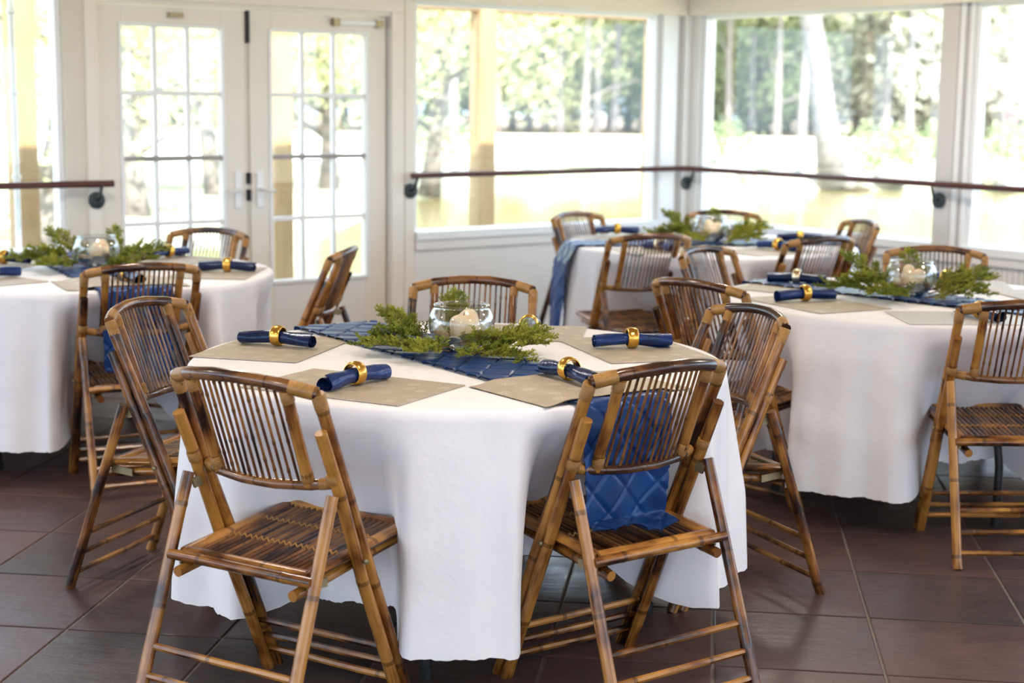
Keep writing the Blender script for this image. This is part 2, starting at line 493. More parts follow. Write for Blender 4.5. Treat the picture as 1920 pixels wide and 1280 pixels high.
# window 1 on the back wall
def window(name, kind_axis, a0, a1, extra=True):
    """axis 't': on the back wall from t=a0 to a1; axis 'o': on the right wall"""
    r = empty(name, RP(0, 0)); r.location = (0, 0, 0)
    tag(r, kind='structure')
    def B(nm, mat, p0, p1, d0, d1, z0, z1, bev=0.003):
        if kind_axis == 't': return rb(nm, mat, r, p0, p1, d0, d1, z0, z1, bevel=bev)
        return rb(nm, mat, r, d0, d1, p0, p1, z0, z1, bevel=bev)
    B('sill', M['sash'], a0, a1, -0.16, 0.03, SILL, GLASS_Z0)
    B('frame', M['sash'], a0, a0 + 0.03, -0.10, -0.02, GLASS_Z0, BEAM_Z)
    B('frame', M['sash'], a1 - 0.03, a1, -0.10, -0.02, GLASS_Z0, BEAM_Z)
    B('head', M['sash'], a0 + 0.03, a1 - 0.03, -0.10, -0.02, BEAM_Z - 0.03, BEAM_Z)
    B('pane', M['pane'], a0 + 0.03, a1 - 0.03, -0.064, -0.058, GLASS_Z0, BEAM_Z - 0.03, 0)
    return r
w1 = window('window_1', 't', 0.235, 2.16)
w2 = window('window_2', 'o', 0.12, 2.03)
w3 = window('window_3', 'o', 2.23, 4.4)
w4 = window('window_4', 't', 4.26, 6.6)
# corner post
corner = tag(rb('trim_4', M['white'], None, 0.0, 0.235, -0.14, 0.0, SILL, BEAM_Z), kind='structure')
board('post_board', M['sash'], corner, 0.10, 0.23, 0.0, 0.015, SILL, BEAM_Z)
board('post_bead', M['white'], corner, 0.0, 0.06, 0.0, 0.045, 0.0, BEAM_Z)
board('post_bead', M['white'], corner, -0.14, 0.0, -0.14, 0.12, SILL, BEAM_Z)
board('post_strip', M['grey'], corner, 0.06, 0.075, 0.0, 0.02, SILL, BEAM_Z)
# right wall: ridged wainscot boards under the windows
wall_right = tag(rb('wall_right', M['white'], None, -0.14, -0.012, -0.14, OMAX, -0.1, SILL), kind='structure')
bead = MB()
prof = []
o = 0.05
while o < OMAX:
    prof += [(o, -0.002), (o + 0.027, -0.002), (o + 0.029, -0.010), (o + 0.033, -0.010), (o + 0.035, -0.002)]
    o += 0.036
rows = [[RP(0, oo, z) - D1 * d for oo, d in prof] for z in (0.0, SILL)]
bead.quad_grid(rows)
tag(bead.build('beadboard', M['white'], wall_right, smooth=False), kind='stuff')
board('apron', M['white'], wall_right, 0.0, 0.018, 0.05, OMAX, SILL - 0.05, SILL)
board('baseboard', M['white'], wall_right, 0.0, 0.018, 0.05, OMAX, 0.0, 0.12)
mull = tag(rb('trim_5', M['grey'], None, -0.14, 0.012, 2.03, 2.14, SILL, BEAM_Z), kind='structure')
board('mullion_strip', M['sash'], mull, -0.14, 0.004, 2.14, 2.175, SILL, BEAM_Z)
board('mullion_groove', M['grey'], mull, -0.14, -0.02, 2.175, 2.20, SILL, BEAM_Z)
board('mullion_strip', M['sash'], mull, -0.14, -0.004, 2.20, 2.23, SILL, BEAM_Z)
tag(rb('trim_6', M['grey'], None, -0.14, 0.012, 4.4, 4.6, SILL, BEAM_Z), kind='structure')
# walls the photograph does not show: the same low wall, posts and beam all round
for nm, a in (('wall_far', (TMAX, TMAX + 0.14, -0.14, OMAX + 0.14)), ('wall_rear', (-0.14, TMAX, OMAX, OMAX + 0.14))):
    w = tag(rb(nm, M['white'], None, *a, -0.1, SILL), kind='structure')
    rb('beam', M['white'], w, *a, BEAM_Z, CEIL)
for k in range(6):
    t = 1.6 * k + 0.1
    rb('post', M['white'], bpy.data.objects['wall_rear'], t, t + 0.2, OMAX, OMAX + 0.14, SILL, BEAM_Z)
    rb('post', M['white'], bpy.data.objects['wall_far'], TMAX, TMAX + 0.14, 1.9 * k + 0.1, 1.9 * k + 0.3, SILL, BEAM_Z)
for k in range(3):
    rb('post', M['white'], wl, 6.6 + 1.5 * k, 6.8 + 1.5 * k, -0.14, 0.0, SILL, BEAM_Z)
    rb('post', M['white'], wall_right, -0.14, 0.0, 6.4 + 1.9 * k, 6.6 + 1.9 * k, SILL, BEAM_Z)
ceiling = tag(rb('ceiling', M['ceiling'], None, -0.5, TMAX + 0.4, -0.5, OMAX + 0.4, CEIL, CEIL + 0.12), kind='structure')

# french doors
def door(name, t0, t1, latch_side):
    d = tag(empty(name), kind='structure')
    o0, o1 = -0.075, -0.030
    g0, g1 = t0 + 0.145, t1 - 0.135
    zb, zm, zt, top = 0.495, 1.173, 1.845, 1.95
    B = lambda nm, m, *a, bev=0.003: rb(nm, m, d, *a, bevel=bev)
    B('stile', M['cream'], t0 + 0.004, g0, o0, o1, 0.01, top)
    B('stile', M['cream'], g1, t1 - 0.004, o0, o1, 0.01, top)
    B('rail', M['white'], g0, g1, o0, o1, 0.01, zb)
    B('rail', M['cream'], g0, g1, o0, o1, zt, top)
    B('sash_bar', M['under'], g0, g1, o0 + 0.002, o1 + 0.004, zm - 0.012, zm + 0.012)
    for (a, b, c, e) in ((g0 - .018, g0, zb - .018, zt + .018), (g1, g1 + .018, zb - .018, zt + .018)):
        B('moulding', M['sash'], a, b, o1, o1 + 0.010, c, e)
    for (c, e) in ((zb - .022, zb), (zt, zt + .02)):
        B('moulding', M['sash'], g0, g1, o1, o1 + 0.010, c, e)
    cols = [g0 + (g1 - g0) * k / 3 for k in range(4)]
    rows = [zb, (zb + zm) / 2, zm, (zm + zt) / 2, zt]
    for c in cols[1:3]:
        B('muntin', M['sash'], c - 0.012, c + 0.012, o0 + 0.010, o1 - 0.006, zb, zm - 0.012)
        B('muntin', M['sash'], c - 0.012, c + 0.012, o0 + 0.010, o1 - 0.006, zm + 0.012, zt)
    for z in (rows[1], rows[3]):
        B('muntin', M['sash'], g0, g1, o0 + 0.012, o1 - 0.008, z - 0.012, z + 0.012)
    for i in range(3):
        for j in range(4):
            B('pane', M['pane'], cols[i], cols[i + 1], -0.055, -0.050, rows[j], rows[j + 1], bev=0)
    # handle
    th = t1 - 0.055 if latch_side > 0 else t0 + 0.055
    h = B('handle_plate', M['sash'], th - 0.02, th + 0.02, o1, o1 + 0.012, 0.90, 1.10)
    hm = MB(); hm.tube([RP(th, o1 + .01, 1.0), RP(th, o1 + .05, 1.0), RP(th - latch_side * 0.07, o1 + .055, 0.99)], 0.009, 8)
    hm.build('lever', M['white'], h)
    return d
d1 = door('door_1', 2.335, 3.215, 1)
d2 = door('door_2', 3.235, 4.075, -1)
rb('astragal', M['black'], d1, 3.215, 3.228, -0.04, -0.015, 1.78, 1.95)
rb('latch_strike', M['black'], d1, 3.217, 3.232, -0.04, -0.012, 0.94, 1.00)
rb('latch_strike', M['black'], d1, 3.217, 3.232, -0.04, -0.012, 1.03, 1.09)
rb('meeting_strip', M['beige'], d1, 3.215, 3.235, -0.07, -0.04, 0.01, 1.95)
cl = rb('door_closer', M['sash'], d1, 2.42, 2.66, -0.03, -0.005, 1.895, 1.925, bevel=0.004)
rb('closer_bracket', M['brass'], cl, 2.66, 2.70, -0.03, 0.0, 1.89, 1.93)
rb('closer_bracket', M['brass'], cl, 2.375, 2.42, -0.03, 0.0, 1.89, 1.93)
rb('closer_bracket', M['brass'], d2, 3.60, 3.68, -0.03, -0.01, 1.895, 1.92)

# handrails
def handrail(name, pts, brackets, label):
    r = empty(name); tag(r, label, 'handrail', 'wall handrails')
    m = MB(); m.tube(pts, 0.0175, 10); m.build('rail', M['rail'], r, angle=50)
    for base, nrm, along in brackets:
        b = MB()
        c = Vector(base)
        ax = Vector(nrm)
        b.tube([c, c + ax * 0.014, c + ax * 0.018], [0.043, 0.043, 0.032], 16)
        o = b.build('bracket_plate', M['bracket'], r, angle=40)
        a = MB(); a.tube([c + ax * 0.014, c + ax * 0.05 + Vector((0, 0, 0.012)), c + ax * 0.075 + Vector((0, 0, 0.075))], 0.009, 8)
        a.build('bracket_arm', M['bracket'], o)
    return r
ZR = 1.060
handrail('handrail', [RP(2.23, 0.075, ZR), RP(1.2, 0.075, ZR + .004), RP(0.12, 0.075, ZR + .008), RP(0.075, 0.12, ZR + .008), RP(0.075, 1.2, ZR + .006), RP(0.075, 2.6, ZR), RP(0.075, 5.0, ZR)],
    [(RP(2.20, 0.010, ZR - .09), N1, D1), (RP(0.03, 0.046, ZR - .09), N1, D1), (RP(0.013, 2.07, ZR - .09), -D1, N1), (RP(0.013, 4.5, ZR - .09), -D1, N1)],
    'long dark wood handrail running round the window corner behind the tables')
handrail('handrail', [RP(4.045, 0.075, ZR - .005), RP(4.5, 0.075, ZR - .005), RP(5.5, 0.075, ZR - .005), RP(6.9, 0.075, ZR)],
    [(RP(4.115, 0.019, ZR - .09), N1, D1), (RP(6.7, 0.001, ZR - .09), N1, D1)], 'short dark wood handrail left of the white double door')

# ceiling lamps, above the frame
def ceiling_lamp(t, o, k):
    p = RP(t, o, CEIL)
    r = empty('ceiling_lamp', p)
    tag(r, 'round white ceiling lamp with warm light, above the photo frame', 'lamp', 'ceiling lamps')
    MB().lathe([(0.0, -0.004), (0.17, -0.004), (0.185, -0.03), (0.175, -0.06), (0.165, -0.06), (0.165, -0.02), (0.0, -0.02)], 24).build('housing', M['white'], r, angle=40)
    ld = bpy.data.lights.new('lamp_light', 'AREA'); ld.shape = 'DISK'; ld.size = 0.32
    ld.energy = LAMP_POWER; ld.color = (1.0, 0.87, 0.76)
    lo = bpy.data.objects.new('lamp_light', ld); COL.objects.link(lo)
    lo.parent = r; lo.location = (0, 0, -0.055)
for k, (t, o) in enumerate([(1.6, 2.2), (4.8, 2.2), (8.0, 2.2), (1.6, 5.2), (4.8, 5.2), (8.0, 5.2), (1.6, 8.2), (4.8, 8.2), (8.0, 8.2)]):
    ceiling_lamp(t, o, k)

# ------------------------------------------------------------------ bamboo folding chair (local: x right, y towards the table, z up)
rng = random.Random(5)
def pole(name, mat, parent, a, b, r0, r1=None, n=9, nodes=0.25, wob=0.003, bulge=1.07, mid=None, cutz=0.0):
    """a straight bamboo pole with node rings and a slight wobble"""
    a, b = Vector(a), Vector(b); r1 = r1 or r0
    L = (b - a).length
    off = rng.uniform(0.03, nodes * 0.8)
    ss = {0.0, L}
    s = off
    ring = set()
    while s < L - 0.012:
        if s > 0.014:
            ss |= {s - 0.010, s, s + 0.010}; ring.add(s)
        s += nodes
    ss = sorted(ss); d = (b - a) / L
    pts = []; rad = []
    jx, jy = rng.uniform(-wob, wob), rng.uniform(-wob, wob)
    for s in ss:
        q = 0 if s in (0.0, L) else math.sin(s / nodes * 2.1 + off * 40)
        pts.append(a + d * s + Vector((jx * q, jy * q, 0)))
        rad.append((r0 + (r1 - r0) * s / L) * (bulge if s in ring else 1.0))
    m = MB(); m.tube(pts, rad, n, v0=-off)
    return m.build(name, mat, parent, angle=50)
def bind(parent, p, d, r, L=0.035, n=10):
    p, d = Vector(p), Vector(d).normalized()
    m = MB(); m.tube([p - d * L / 2, p - d * L * 0.42, p + d * L * 0.42, p + d * L / 2], [r * 0.93, r, r, r * 0.93], n)
    return m.build('binding', M['binding'], parent, angle=50)
HWD, ZT = 0.214, 0.831
def fy(z): return 0.26 - 0.434 * z            # front pole line
PD = Vector((0, -0.434, 1)).normalized()      # pole direction upwards
PR = Vector((0, -1, -0.434)).normalized()     # rearwards, square to the pole
def rail_pt(x, z, arch, bow=0.052):
    w = max(0.0, 1 - (abs(x) / HWD) ** 2.2)
    zz = z + arch * w
    return Vector((x, fy(z) - bow * w, zz))
def make_chair():
    c = empty('bamboo_chair')
    # legs: long pole that carries the back, doubled by a shorter pole behind it
    for sx in (-1, 1):
        x = sx * HWD
        f = pole('front_leg', M['bamboo'], c, (x * 0.985, fy(0.0), 0.0), (x, fy(ZT), ZT), 0.0165, 0.0155)
        p0 = Vector((x * 0.985, fy(0), 0.0)) + Vector((0, -0.036, 0)); 
        p1 = Vector((x * 1.01, fy(0.752), 0.752)) + PR * 0.029
        pole('support_pole', M['bamboo'], f, p0, p1, 0.0165, 0.0155)
        bind(f, Vector((x, fy(0.635), 0.635)) + PR * 0.030, PD, 0.0172, 0.026)
        bind(f, Vector((x, fy(ZT - 0.02), ZT - 0.02)), PD, 0.0172, 0.045)
        # hinged rear leg
        hz = 0.585
        top = Vector((x * 1.03, fy(hz) - 0.062, hz))
        g = pole('rear_leg', M['bamboo'], c, (x * 1.06, -0.26, 0.0), top, 0.0165, 0.0150, nodes=0.50)
        hb = MB(); hb.box(top + Vector((-sx * 0.012, 0.022, -0.025)), (0.003, 0, 0), (0, 0.022, 0.004), (0, -0.006, 0.012)); hb.build('hinge', M['brass'], g, smooth=False)
        kb = MB(); kb.box((x * 0.915, -0.083, 0.378), (0.0025, 0, 0), (0, 0.036, -0.004), (0, 0, 0.011)); kb.build('bracket', M['brass'], c, smooth=False)
        bo = MB(); bo.tube([(x * 1.02 + sx * 0.012, fy(0.43) - 0.02, 0.405), (x * 1.02 + sx * 0.021, fy(0.43) - 0.02, 0.405)], 0.006, 8); bo.build('bolt', M['brass'], c)
        # seat carriers with stub ends
        pole('seat_carrier', M['bamboo'], c, (sx * 0.176, -0.150, 0.362), (sx * 0.176, 0.265, 0.406), 0.0135, nodes=0.24)
    for z in (0.055, 0.100, 0.145):
        pole('front_rung', M['bamboo'], c, (-HWD + .008, fy(z) - 0.012, z), (HWD - .008, fy(z) - 0.012, z), 0.0088, n=7, nodes=0.19)
    for z in (0.050, 0.115, 0.182):
        y = -0.26 + 0.36 * z
        pole('rear_rung', M['bamboo'], c, (-HWD - .004, y, z), (HWD + .004, y, z), 0.0088, n=7, nodes=0.23)
    y = -0.26 + 0.36 * 0.395
    pole('seat_bar', M['bamboo'], c, (-HWD - .004, y - 0.012, 0.396), (HWD + .004, y - 0.012, 0.396), 0.0135, nodes=0.26)
    # back: top rail carries the rest as sub-parts
    xs = [-HWD, -0.175, -0.14, -0.10, -0.05, 0, 0.05, 0.10, 0.14, 0.175, HWD]
    m = MB(); pts = [rail_pt(x, ZT, 0.028) for x in xs]
    m.tube(pts, [0.0165, .0165, .017, .0155, .017, .0155, .0165, .0155, .017, .0165, .0165], 9)
    top = m.build('back_rail', M['dark_bamboo'], c, angle=50)
    m = MB(); pts = [rail_pt(x, 0.607, -0.016) for x in xs]
    m.tube(pts, [0.0125, .0125, .014, .012, .013, .012, .013, .012, .014, .0125, .0125], 9)
    m.build('lower_rail', M['dark_bamboo'], top, angle=50)
    for sx in (-1, 1):
        a, b = rail_pt(sx * 0.137, 0.607, -0.016), rail_pt(sx * 0.143, ZT, 0.028)
        pole('back_post', M['bamboo'], top, a, b, 0.0145, 0.0150, nodes=0.15)
        bind(top, b - (b - a).normalized() * 0.028, b - a, 0.0164, 0.032)
        bind(top, a + (b - a).normalized() * 0.024, b - a, 0.0160, 0.032)
        e0, e1 = rail_pt(sx * 0.205, ZT, 0.028), rail_pt(sx * 0.155, ZT, 0.028)
        bind(top, (e0 + e1) / 2, e1 - e0, 0.0177, 0.060)
        e0, e1 = rail_pt(sx * 0.20, 0.607, -0.016), rail_pt(sx * 0.155, 0.607, -0.016)
        bind(top, (e0 + e1) / 2, e1 - e0, 0.0143, 0.038)
    for k in range(13):
        x = -0.1145 + 0.229 * k / 12
        a, b = rail_pt(x, 0.607, -0.016), rail_pt(x, ZT, 0.028)
        pole('slat', M['cane'], top, a, b, 0.0037, 0.0037, n=6, nodes=0.16, wob=0.0012, bulge=1.3)
    # seat
    y0, y1, hw, z0, z1 = -0.104, 0.288, 0.186, 0.402, 0.436
    cor = [Vector((-hw, y0, z0)), Vector((hw, y0, z0)), Vector((hw, y1, z1)), Vector((-hw, y1, z1))]
    s = MB()
    for i in range(4):
        a, b = cor[i], cor[(i + 1) % 4]
        d = (b - a).normalized()
        s.tube([a - d * 0.006, a + d * 0.02, (a + b) / 2, b - d * 0.02, b + d * 0.006], [.019, .0205, .020, .0205, .019], 8, flat=0.62, up=(0, 0, 1))
    seat = s.build('seat', M['bamboo'], c, angle=50)
    n = 19
    me = None
    for k in range(n):
        x = -hw + 0.026 + (2 * hw - 0.052) * k / (n - 1)
        pole('seat_slat', M['cane'], seat, (x, y0 + .012, z0 + .001), (x, y1 - .012, z1 + .001), 0.0050, n=5, nodes=0.2, wob=0.0008, bulge=1.15)
    for yy in (0.035, 0.160):
        z = z0 + (z1 - z0) * (yy - y0) / (y1 - y0) + 0.0015
        l = MB(); q = []
        for k in range(2 * n + 1):
            q.append((-hw + 0.018 + (2 * hw - 0.036) * k / (2 * n), yy + (0.0025 if k % 2 else -0.0025), z + (0.0062 if k % 2 else -0.002)))
        l.tube(q, 0.0036, 5); l.build('lashing', M['binding'], seat)
    return c
proto_chair = make_chair()
CHAIRS = {
 'CFL': (-0.569, 3.693, 31.1, 'bamboo chair at the near left of the front table, empty slatted seat fully in view', 'front'),
 'CFR': (0.299, 3.889, -36.5, 'bamboo chair with a blue runner end on its seat, near right of front table', 'front'),
 'L': (-1.025, 4.779, 109.3, 'bamboo chair at the left side of the front table, seen from its side', 'front'),
 'R5': (0.635, 4.792, -113.9, 'bamboo chair at the right side of the front table, facing left', 'front'),
 'B': (-0.150, 5.435, 186.0, 'bamboo chair at the far side of the front table, behind the glass bowl', 'front'),
 'TLf': (-1.452, 6.024, -26.7, 'bamboo chair at the near side of the left table, dark runner behind its slats', 'left'),
 'TLb': (-1.50, 7.43, 203.0, 'bamboo chair at the far side of the left table, in front of the glass door', 'left'),
 'TLr': (-0.835, 6.70, -84.0, 'bamboo chair seen edge-on, alone before the white double door', 'left'),
 'TRf': (1.680, 5.226, -1.8, 'bamboo chair at the near side of the right table, cut by the photo edge', 'right'),
 'TRb': (1.870, 6.915, 190.0, 'bamboo chair at the far side of the right table, before the ridged white wall', 'right'),
 'TRl1': (0.744, 5.680, 48.4, 'bamboo chair at the left of the right table, nearest behind the front table chair', 'right'),
 'TRl2': (0.93, 6.79, 128.0, 'bamboo chair at the far left of the right table, small, overlapping the back table cloth', 'right'),
 'TB1': (0.44, 8.89, 132.0, 'bamboo chair at the left end of the back table under the handrail', 'back'),
 'TB2': (1.24, 9.17, 176.0, 'bamboo chair at the far side of the back table in the window corner', 'back'),
 'TB3': (1.81, 8.65, 257.0, 'bamboo chair at the right end of the back table, turned sideways', 'back'),
 'TBf': (0.62, 7.68, -22.0, 'bamboo chair at the near left of the back table, slats seen from behind', 'back'),
 'TBr': (1.42, 7.64, -32.0, 'bamboo chair at the near right of the back table, slats seen from behind', 'back'),
}
_ch = [(o, list(o.children)) for o in [proto_chair] + list(proto_chair.children_recursive)]
KIDS = {o.name: k for o, k in _ch}
def copy_chair(o, parent=None):
    c = o.copy(); COL.objects.link(c)
    if parent: c.parent = parent
    for ch in KIDS[o.name]: copy_chair(ch, c)
    return c
for i, (k, (x, y, h, lab, tb)) in enumerate(CHAIRS.items()):
    c = proto_chair if i == 0 else copy_chair(proto_chair)
    c.location = (x, y, 0); c.rotation_euler = (0, 0, -math.radians(h))
    tag(c, lab, 'chair', 'bamboo chairs around the round tables')

# ------------------------------------------------------------------ tables and cloths
TABLES = {'front': (-0.153, 4.487), 'left': (-1.797, 6.675), 'right': (1.573, 6.045), 'back': (1.05, 8.35)}
NICE = {'front': 'nearest', 'left': 'left-hand', 'right': 'right-hand', 'back': 'farthest'}
RT = 0.765
TOPZ = 0.7535
def make_table(key, rot):
    x, y = TABLES[key]
    t = empty('round_table', (x, y, 0), rot)
    tag(t, f'round folding table with black metal legs under the {NICE[key]} white cloth', 'table', 'round folding tables')
    MB().lathe([(0.0, 0.722), (0.738, 0.726), (0.752, 0.731), (0.756, 0.744), (0.750, 0.748), (0.0, 0.748)], 64).build('tabletop', M['under'], t, angle=40)
    for a in (-0.42, 0.42):
        for s in (-1, 1):
            m = MB(); lx = s * 0.375
            m.tube([(lx * 0.75, a * 0.80, 0.722), (lx * 0.80, a * 0.82, 0.60), (lx * 0.84, a * 0.86, 0.42), (lx * 0.98, a * 0.97, 0.30), (lx, a, 0.22), (lx, a, 0.004)], 0.0145, 10)
            l = m.build('leg', M['black'], t, angle=50)
            f = MB(); f.tube([(lx, a, 0.0), (lx, a, 0.03)], 0.018, 10); f.build('foot', M['black'], l, angle=50)
        b = MB(); b.tube([(-0.355 * .82, a * .84, 0.50), (0.355 * .82, a * .84, 0.50)], 0.011, 8); b.build('crossbar', M['black'], t)
    return t
make_table('front', math.radians(-48)); make_table('left', 0.25); make_table('right', 1.05); make_table('back', 0.4)
def make_cloth(key, seed, drop=0.605, n=420):
    cx, cy = TABLES[key]
    ch = []
    for k, (x, y, h, lab, tb) in CHAIRS.items():
        if tb != key: continue
        dx, dy = x - cx, y - cy
        dist = math.hypot(dx, dy)
        rp = min(dist - 0.315, RT - 0.02)
        inner = math.degrees(math.atan(0.225 / max(0.3, dist - 0.2))) - 5
        ch.append((math.degrees(math.atan2(dy, dx)), rp, inner))
    r2 = random.Random(seed)
    ph = [r2.uniform(0, 6.28) for _ in range(8)]
    nrow = 28
    cols = []
    for k in range(n):
        th = 2 * math.pi * k / n
        deg = math.degrees(th)
        W = 0; rp = RT
        for a, p, inn in ch:
            d = abs((deg - a + 180) % 360 - 180)
            w = 1 - sstep(inn, inn + 8, d)
            if w > W: W = w; rp = p
        fold = 0.55 * math.sin(9 * th + ph[0]) + 0.45 * math.sin(14 * th + ph[1] + 1.2 * math.sin(3 * th + ph[2])) + 0.25 * math.sin(23 * th + ph[3]) + 0.22 * math.sin(34 * th + ph[5] + 2 * math.sin(2 * th))
        Ls = math.hypot(RT - rp, 0.30)
        col = []; z = TOPZ - 0.010; pr = RT
        for i in range(nrow + 1):
            s = drop * i / nrow
            q = s / drop
            rf = RT + 0.004 + 0.035 * q + 0.038 * fold * min(1, q * 1.6)
            rpu = RT + 0.002 + (rp - RT) * min(1.0, max(0, s - 0.04) / Ls) + 0.010 * fold * min(1, q * 2)
            r = rf + (rpu - rf) * W
            if i:
                ds = drop / nrow; dr = r - pr
                z -= math.sqrt(max(ds * ds * 0.2, ds * ds - dr * dr))
            pr = r
            col.append((r, max(z, 0.012)))
        jag = 0.0014 * math.sin(170 * th) + 0.002 * math.sin(61 * th + ph[4])
        col[-1] = (col[-1][0], col[-1][1] + jag)
        cols.append(col)
    rows = []
    for f in (0.0005, 0.3, 0.6, 0.85, 0.96):
        rows.append([(RT * f * math.cos(2 * math.pi * k / n), RT * f * math.sin(2 * math.pi * k / n), TOPZ) for k in range(n)])
    rows.append([((RT - .006) * math.cos(2 * math.pi * k / n), (RT - .006) * math.sin(2 * math.pi * k / n), TOPZ - .001) for k in range(n)])
    rows.append([((RT - .001) * math.cos(2 * math.pi * k / n), (RT - .001) * math.sin(2 * math.pi * k / n), TOPZ - .005) for k in range(n)])
    for i in range(nrow + 1):
        rows.append([(cols[k][i][0] * math.cos(2 * math.pi * k / n), cols[k][i][0] * math.sin(2 * math.pi * k / n), cols[k][i][1]) for k in range(n)])
    m = MB(); m.quad_grid(rows, True)
    o = m.build('tablecloth', M['linen'])
    o.location = (cx, cy, 0)
    return tag(o, f'white cloth draped over the {NICE[key]} round table', 'tablecloth', 'white tablecloths')
make_cloth('front', 4); make_cloth('left', 8); make_cloth('right', 12); make_cloth('back', 16)

# blue pintucked runners
def make_runner(key, heading, front_end, back_end, label, wid=0.285):
    """front_end/back_end: list of (r, z) points after the table edge"""
    cx, cy = TABLES[key]
    zt = TOPZ + 0.003
    prof = [(-r, z) for r, z in reversed(back_end)] + [(-RT - 0.006, zt - 0.016), (-RT + 0.004, zt - 0.001)]
    k = 26
    prof += [(-RT + 0.02 + (2 * RT - 0.04) * i / k, zt) for i in range(k + 1)]
    prof += [(RT - 0.004, zt - 0.001), (RT + 0.006, zt - 0.016)] + list(front_end)
    # resample evenly
    pts = [Vector((0, r, z)) for r, z in prof]
    L = [0]
    for a, b in zip(pts, pts[1:]): L.append(L[-1] + (b - a).length)
    N = int(L[-1] / 0.0055); res = []; j = 0
    for i in range(N + 1):
        s = L[-1] * i / N
        while j < len(L) - 2 and L[j + 1] < s: j += 1
        f = (s - L[j]) / max(1e-9, L[j + 1] - L[j]); res.append((s, pts[j].lerp(pts[j + 1], f)))
    nx = 54; rows = []; rows2 = []
    for i, (s, p) in enumerate(res):
        a = res[max(0, i - 2)][1]; b = res[min(N, i + 2)][1]
        t = (b - a).normalized(); nr = Vector((1, 0, 0)).cross(t)
        hang = min(1.0, max(0.0, (TOPZ - 0.02 - p.z) / 0.2))
        row = []; row2 = []
        for q in range(nx + 1):
            u = -wid / 2 + wid * q / nx
            d1 = abs(((u + s) / 0.115) % 1 - 0.5) * 2; d2 = abs(((u - s) / 0.115) % 1 - 0.5) * 2
            g1, g2 = math.floor((u + s) / 0.115), math.floor((u - s) / 0.115)
            tw = math.sin(g1 * 12.9 + g2 * 78.2) * 0.0022
            puff = 0.0065 * sstep(0.0, 0.16, 1 - max(d1, d2)) + tw * (((u + s) / 0.115) % 1 - 0.5) * min(1, (1 - max(d1, d2)) * 4)
            wave = hang * (0.012 * math.sin(u * 17 + s * 3) + 0.006 * math.sin(u * 40 + 1.0))
            wr = (1 - hang) * 0.0015 * math.sin(s * 55 + u * 30)
            v = p + nr * (puff + wave + max(wr, 0) + 0.001) + Vector((u * (1 - 0.05 * hang), 0, 0))
            row.append(v); row2.append(v - nr * 0.0022)
        rows.append(row); rows2.append(row2)
    m = MB(); m.quad_grid(rows); m.quad_grid([list(reversed(r)) for r in rows2])
    o = m.build('table_runner', M['runner'])
    o.location = (cx, cy, 0); o.rotation_euler = (0, 0, math.pi - math.radians(heading))
    return tag(o, label, 'table runner', 'blue quilted table runners')
hang_seat = [(RT + 0.010, 0.70), (RT + 0.012, 0.60), (RT + 0.008, 0.50), (RT + 0.004, 0.456), (RT + 0.018, 0.447), (RT + 0.070, 0.443)]
hang_short = [(RT + 0.030, 0.66), (RT + 0.034, 0.55)]
make_runner('front', -34.6, hang_seat, hang_short, 'blue quilted runner across the nearest table, end hanging onto a chair seat')
make_runner('left', -27.5, hang_seat, hang_short, 'dark blue runner on the left-hand table, hanging behind a chair back')
make_runner('right', -42.0, hang_short, hang_short, 'blue quilted runner across the right-hand table')
make_runner('back', 79.0, [(RT + 0.045, 0.66), (RT + 0.055, 0.5), (RT + 0.06, 0.35), (RT + 0.065, 0.22)], hang_short, 'blue runner on the farthest table, hanging down at its left end')

# ------------------------------------------------------------------ place settings
mat_mb = MB(); mat_mb.box((0, 0, 0.0012), (0.24, 0, 0), (0, 0.165, 0), (0, 0, 0.0010))
mat_me = mat_mb.mesh('placemat', M['mat'], smooth=False)
wov_mb = MB(); wov_mb.box((0, 0, 0.0012), (0.24, 0, 0), (0, 0.165, 0), (0, 0, 0.0010))
wov_me = wov_mb.mesh('woven placemat', M['woven'], smooth=False)
def napkin_mesh(seed, mat, L=0.235):
    r2 = random.Random(seed)
    rows = []
    turns = 2.1; ns = 44; nl = 22
    p1, p2 = r2.uniform(0, 6), r2.uniform(0, 6)
    for i in range(nl + 1):
        v = -1 + 2 * i / nl
        row = []
        pin = 0.77 + 0.28 * min(1, abs(v) * 1.4) ** 1.5
        for j in range(ns + 1):
            s = j / ns
            a = s * turns * 2 * math.pi + v * 0.5 + p1
            R = (0.010 + 0.0165 * s) * pin * (1 + 0.07 * math.sin(3 * a + p2 + 4 * v) * min(1, abs(v) * 2))
            fl = 1.0 - 0.20 * min(1, abs(v) * 1.3)
            end = 1 + 0.03 * math.sin(s * 5 + p1) * (1 if v > 0 else -1) + (0.02 * s)
            row.append((R * math.cos(a) * 1.10, v * L / 2 * end, R * math.sin(a) * fl + 0.0265 + 0.007 * (1 - abs(v))))
        rows.append(row)
    rin = [[(x * 0.93, y * 0.998, (z - 0.0235) * 0.93 + 0.0235) for x, y, z in row] for row in rows]
    m = MB(); m.quad_grid(rows); m.quad_grid([list(reversed(r)) for r in rin])
    me = m.mesh('napkin', mat)
    zmin = min(v.co.z for v in me.vertices)
    for v in me.vertices: v.co.z -= zmin
    return me
nap_me = [napkin_mesh(s, M['napkin']) for s in (1, 2, 3)] + [napkin_mesh(s, M['royal']) for s in (4, 5, 6)]
def ring_mesh(name, mat):
    prof = []
    for k in range(17):
        a = 2 * math.pi * k / 16
        prof.append((0.0258 + (0.0062 if math.cos(a) > 0 else 0.0025) * math.cos(a), 0.0165 * math.sin(a)))
    m = MB(); m.lathe(prof, 32)
    m.v = [(x, z, y + 0.0318) for x, y, z in m.v]
    return m.mesh(name, mat)
ring_me = {'gold': ring_mesh('gold ring', M['gold']), 'silver': ring_mesh('silver ring', M['silver'])}
ZM = TOPZ + 0.0002
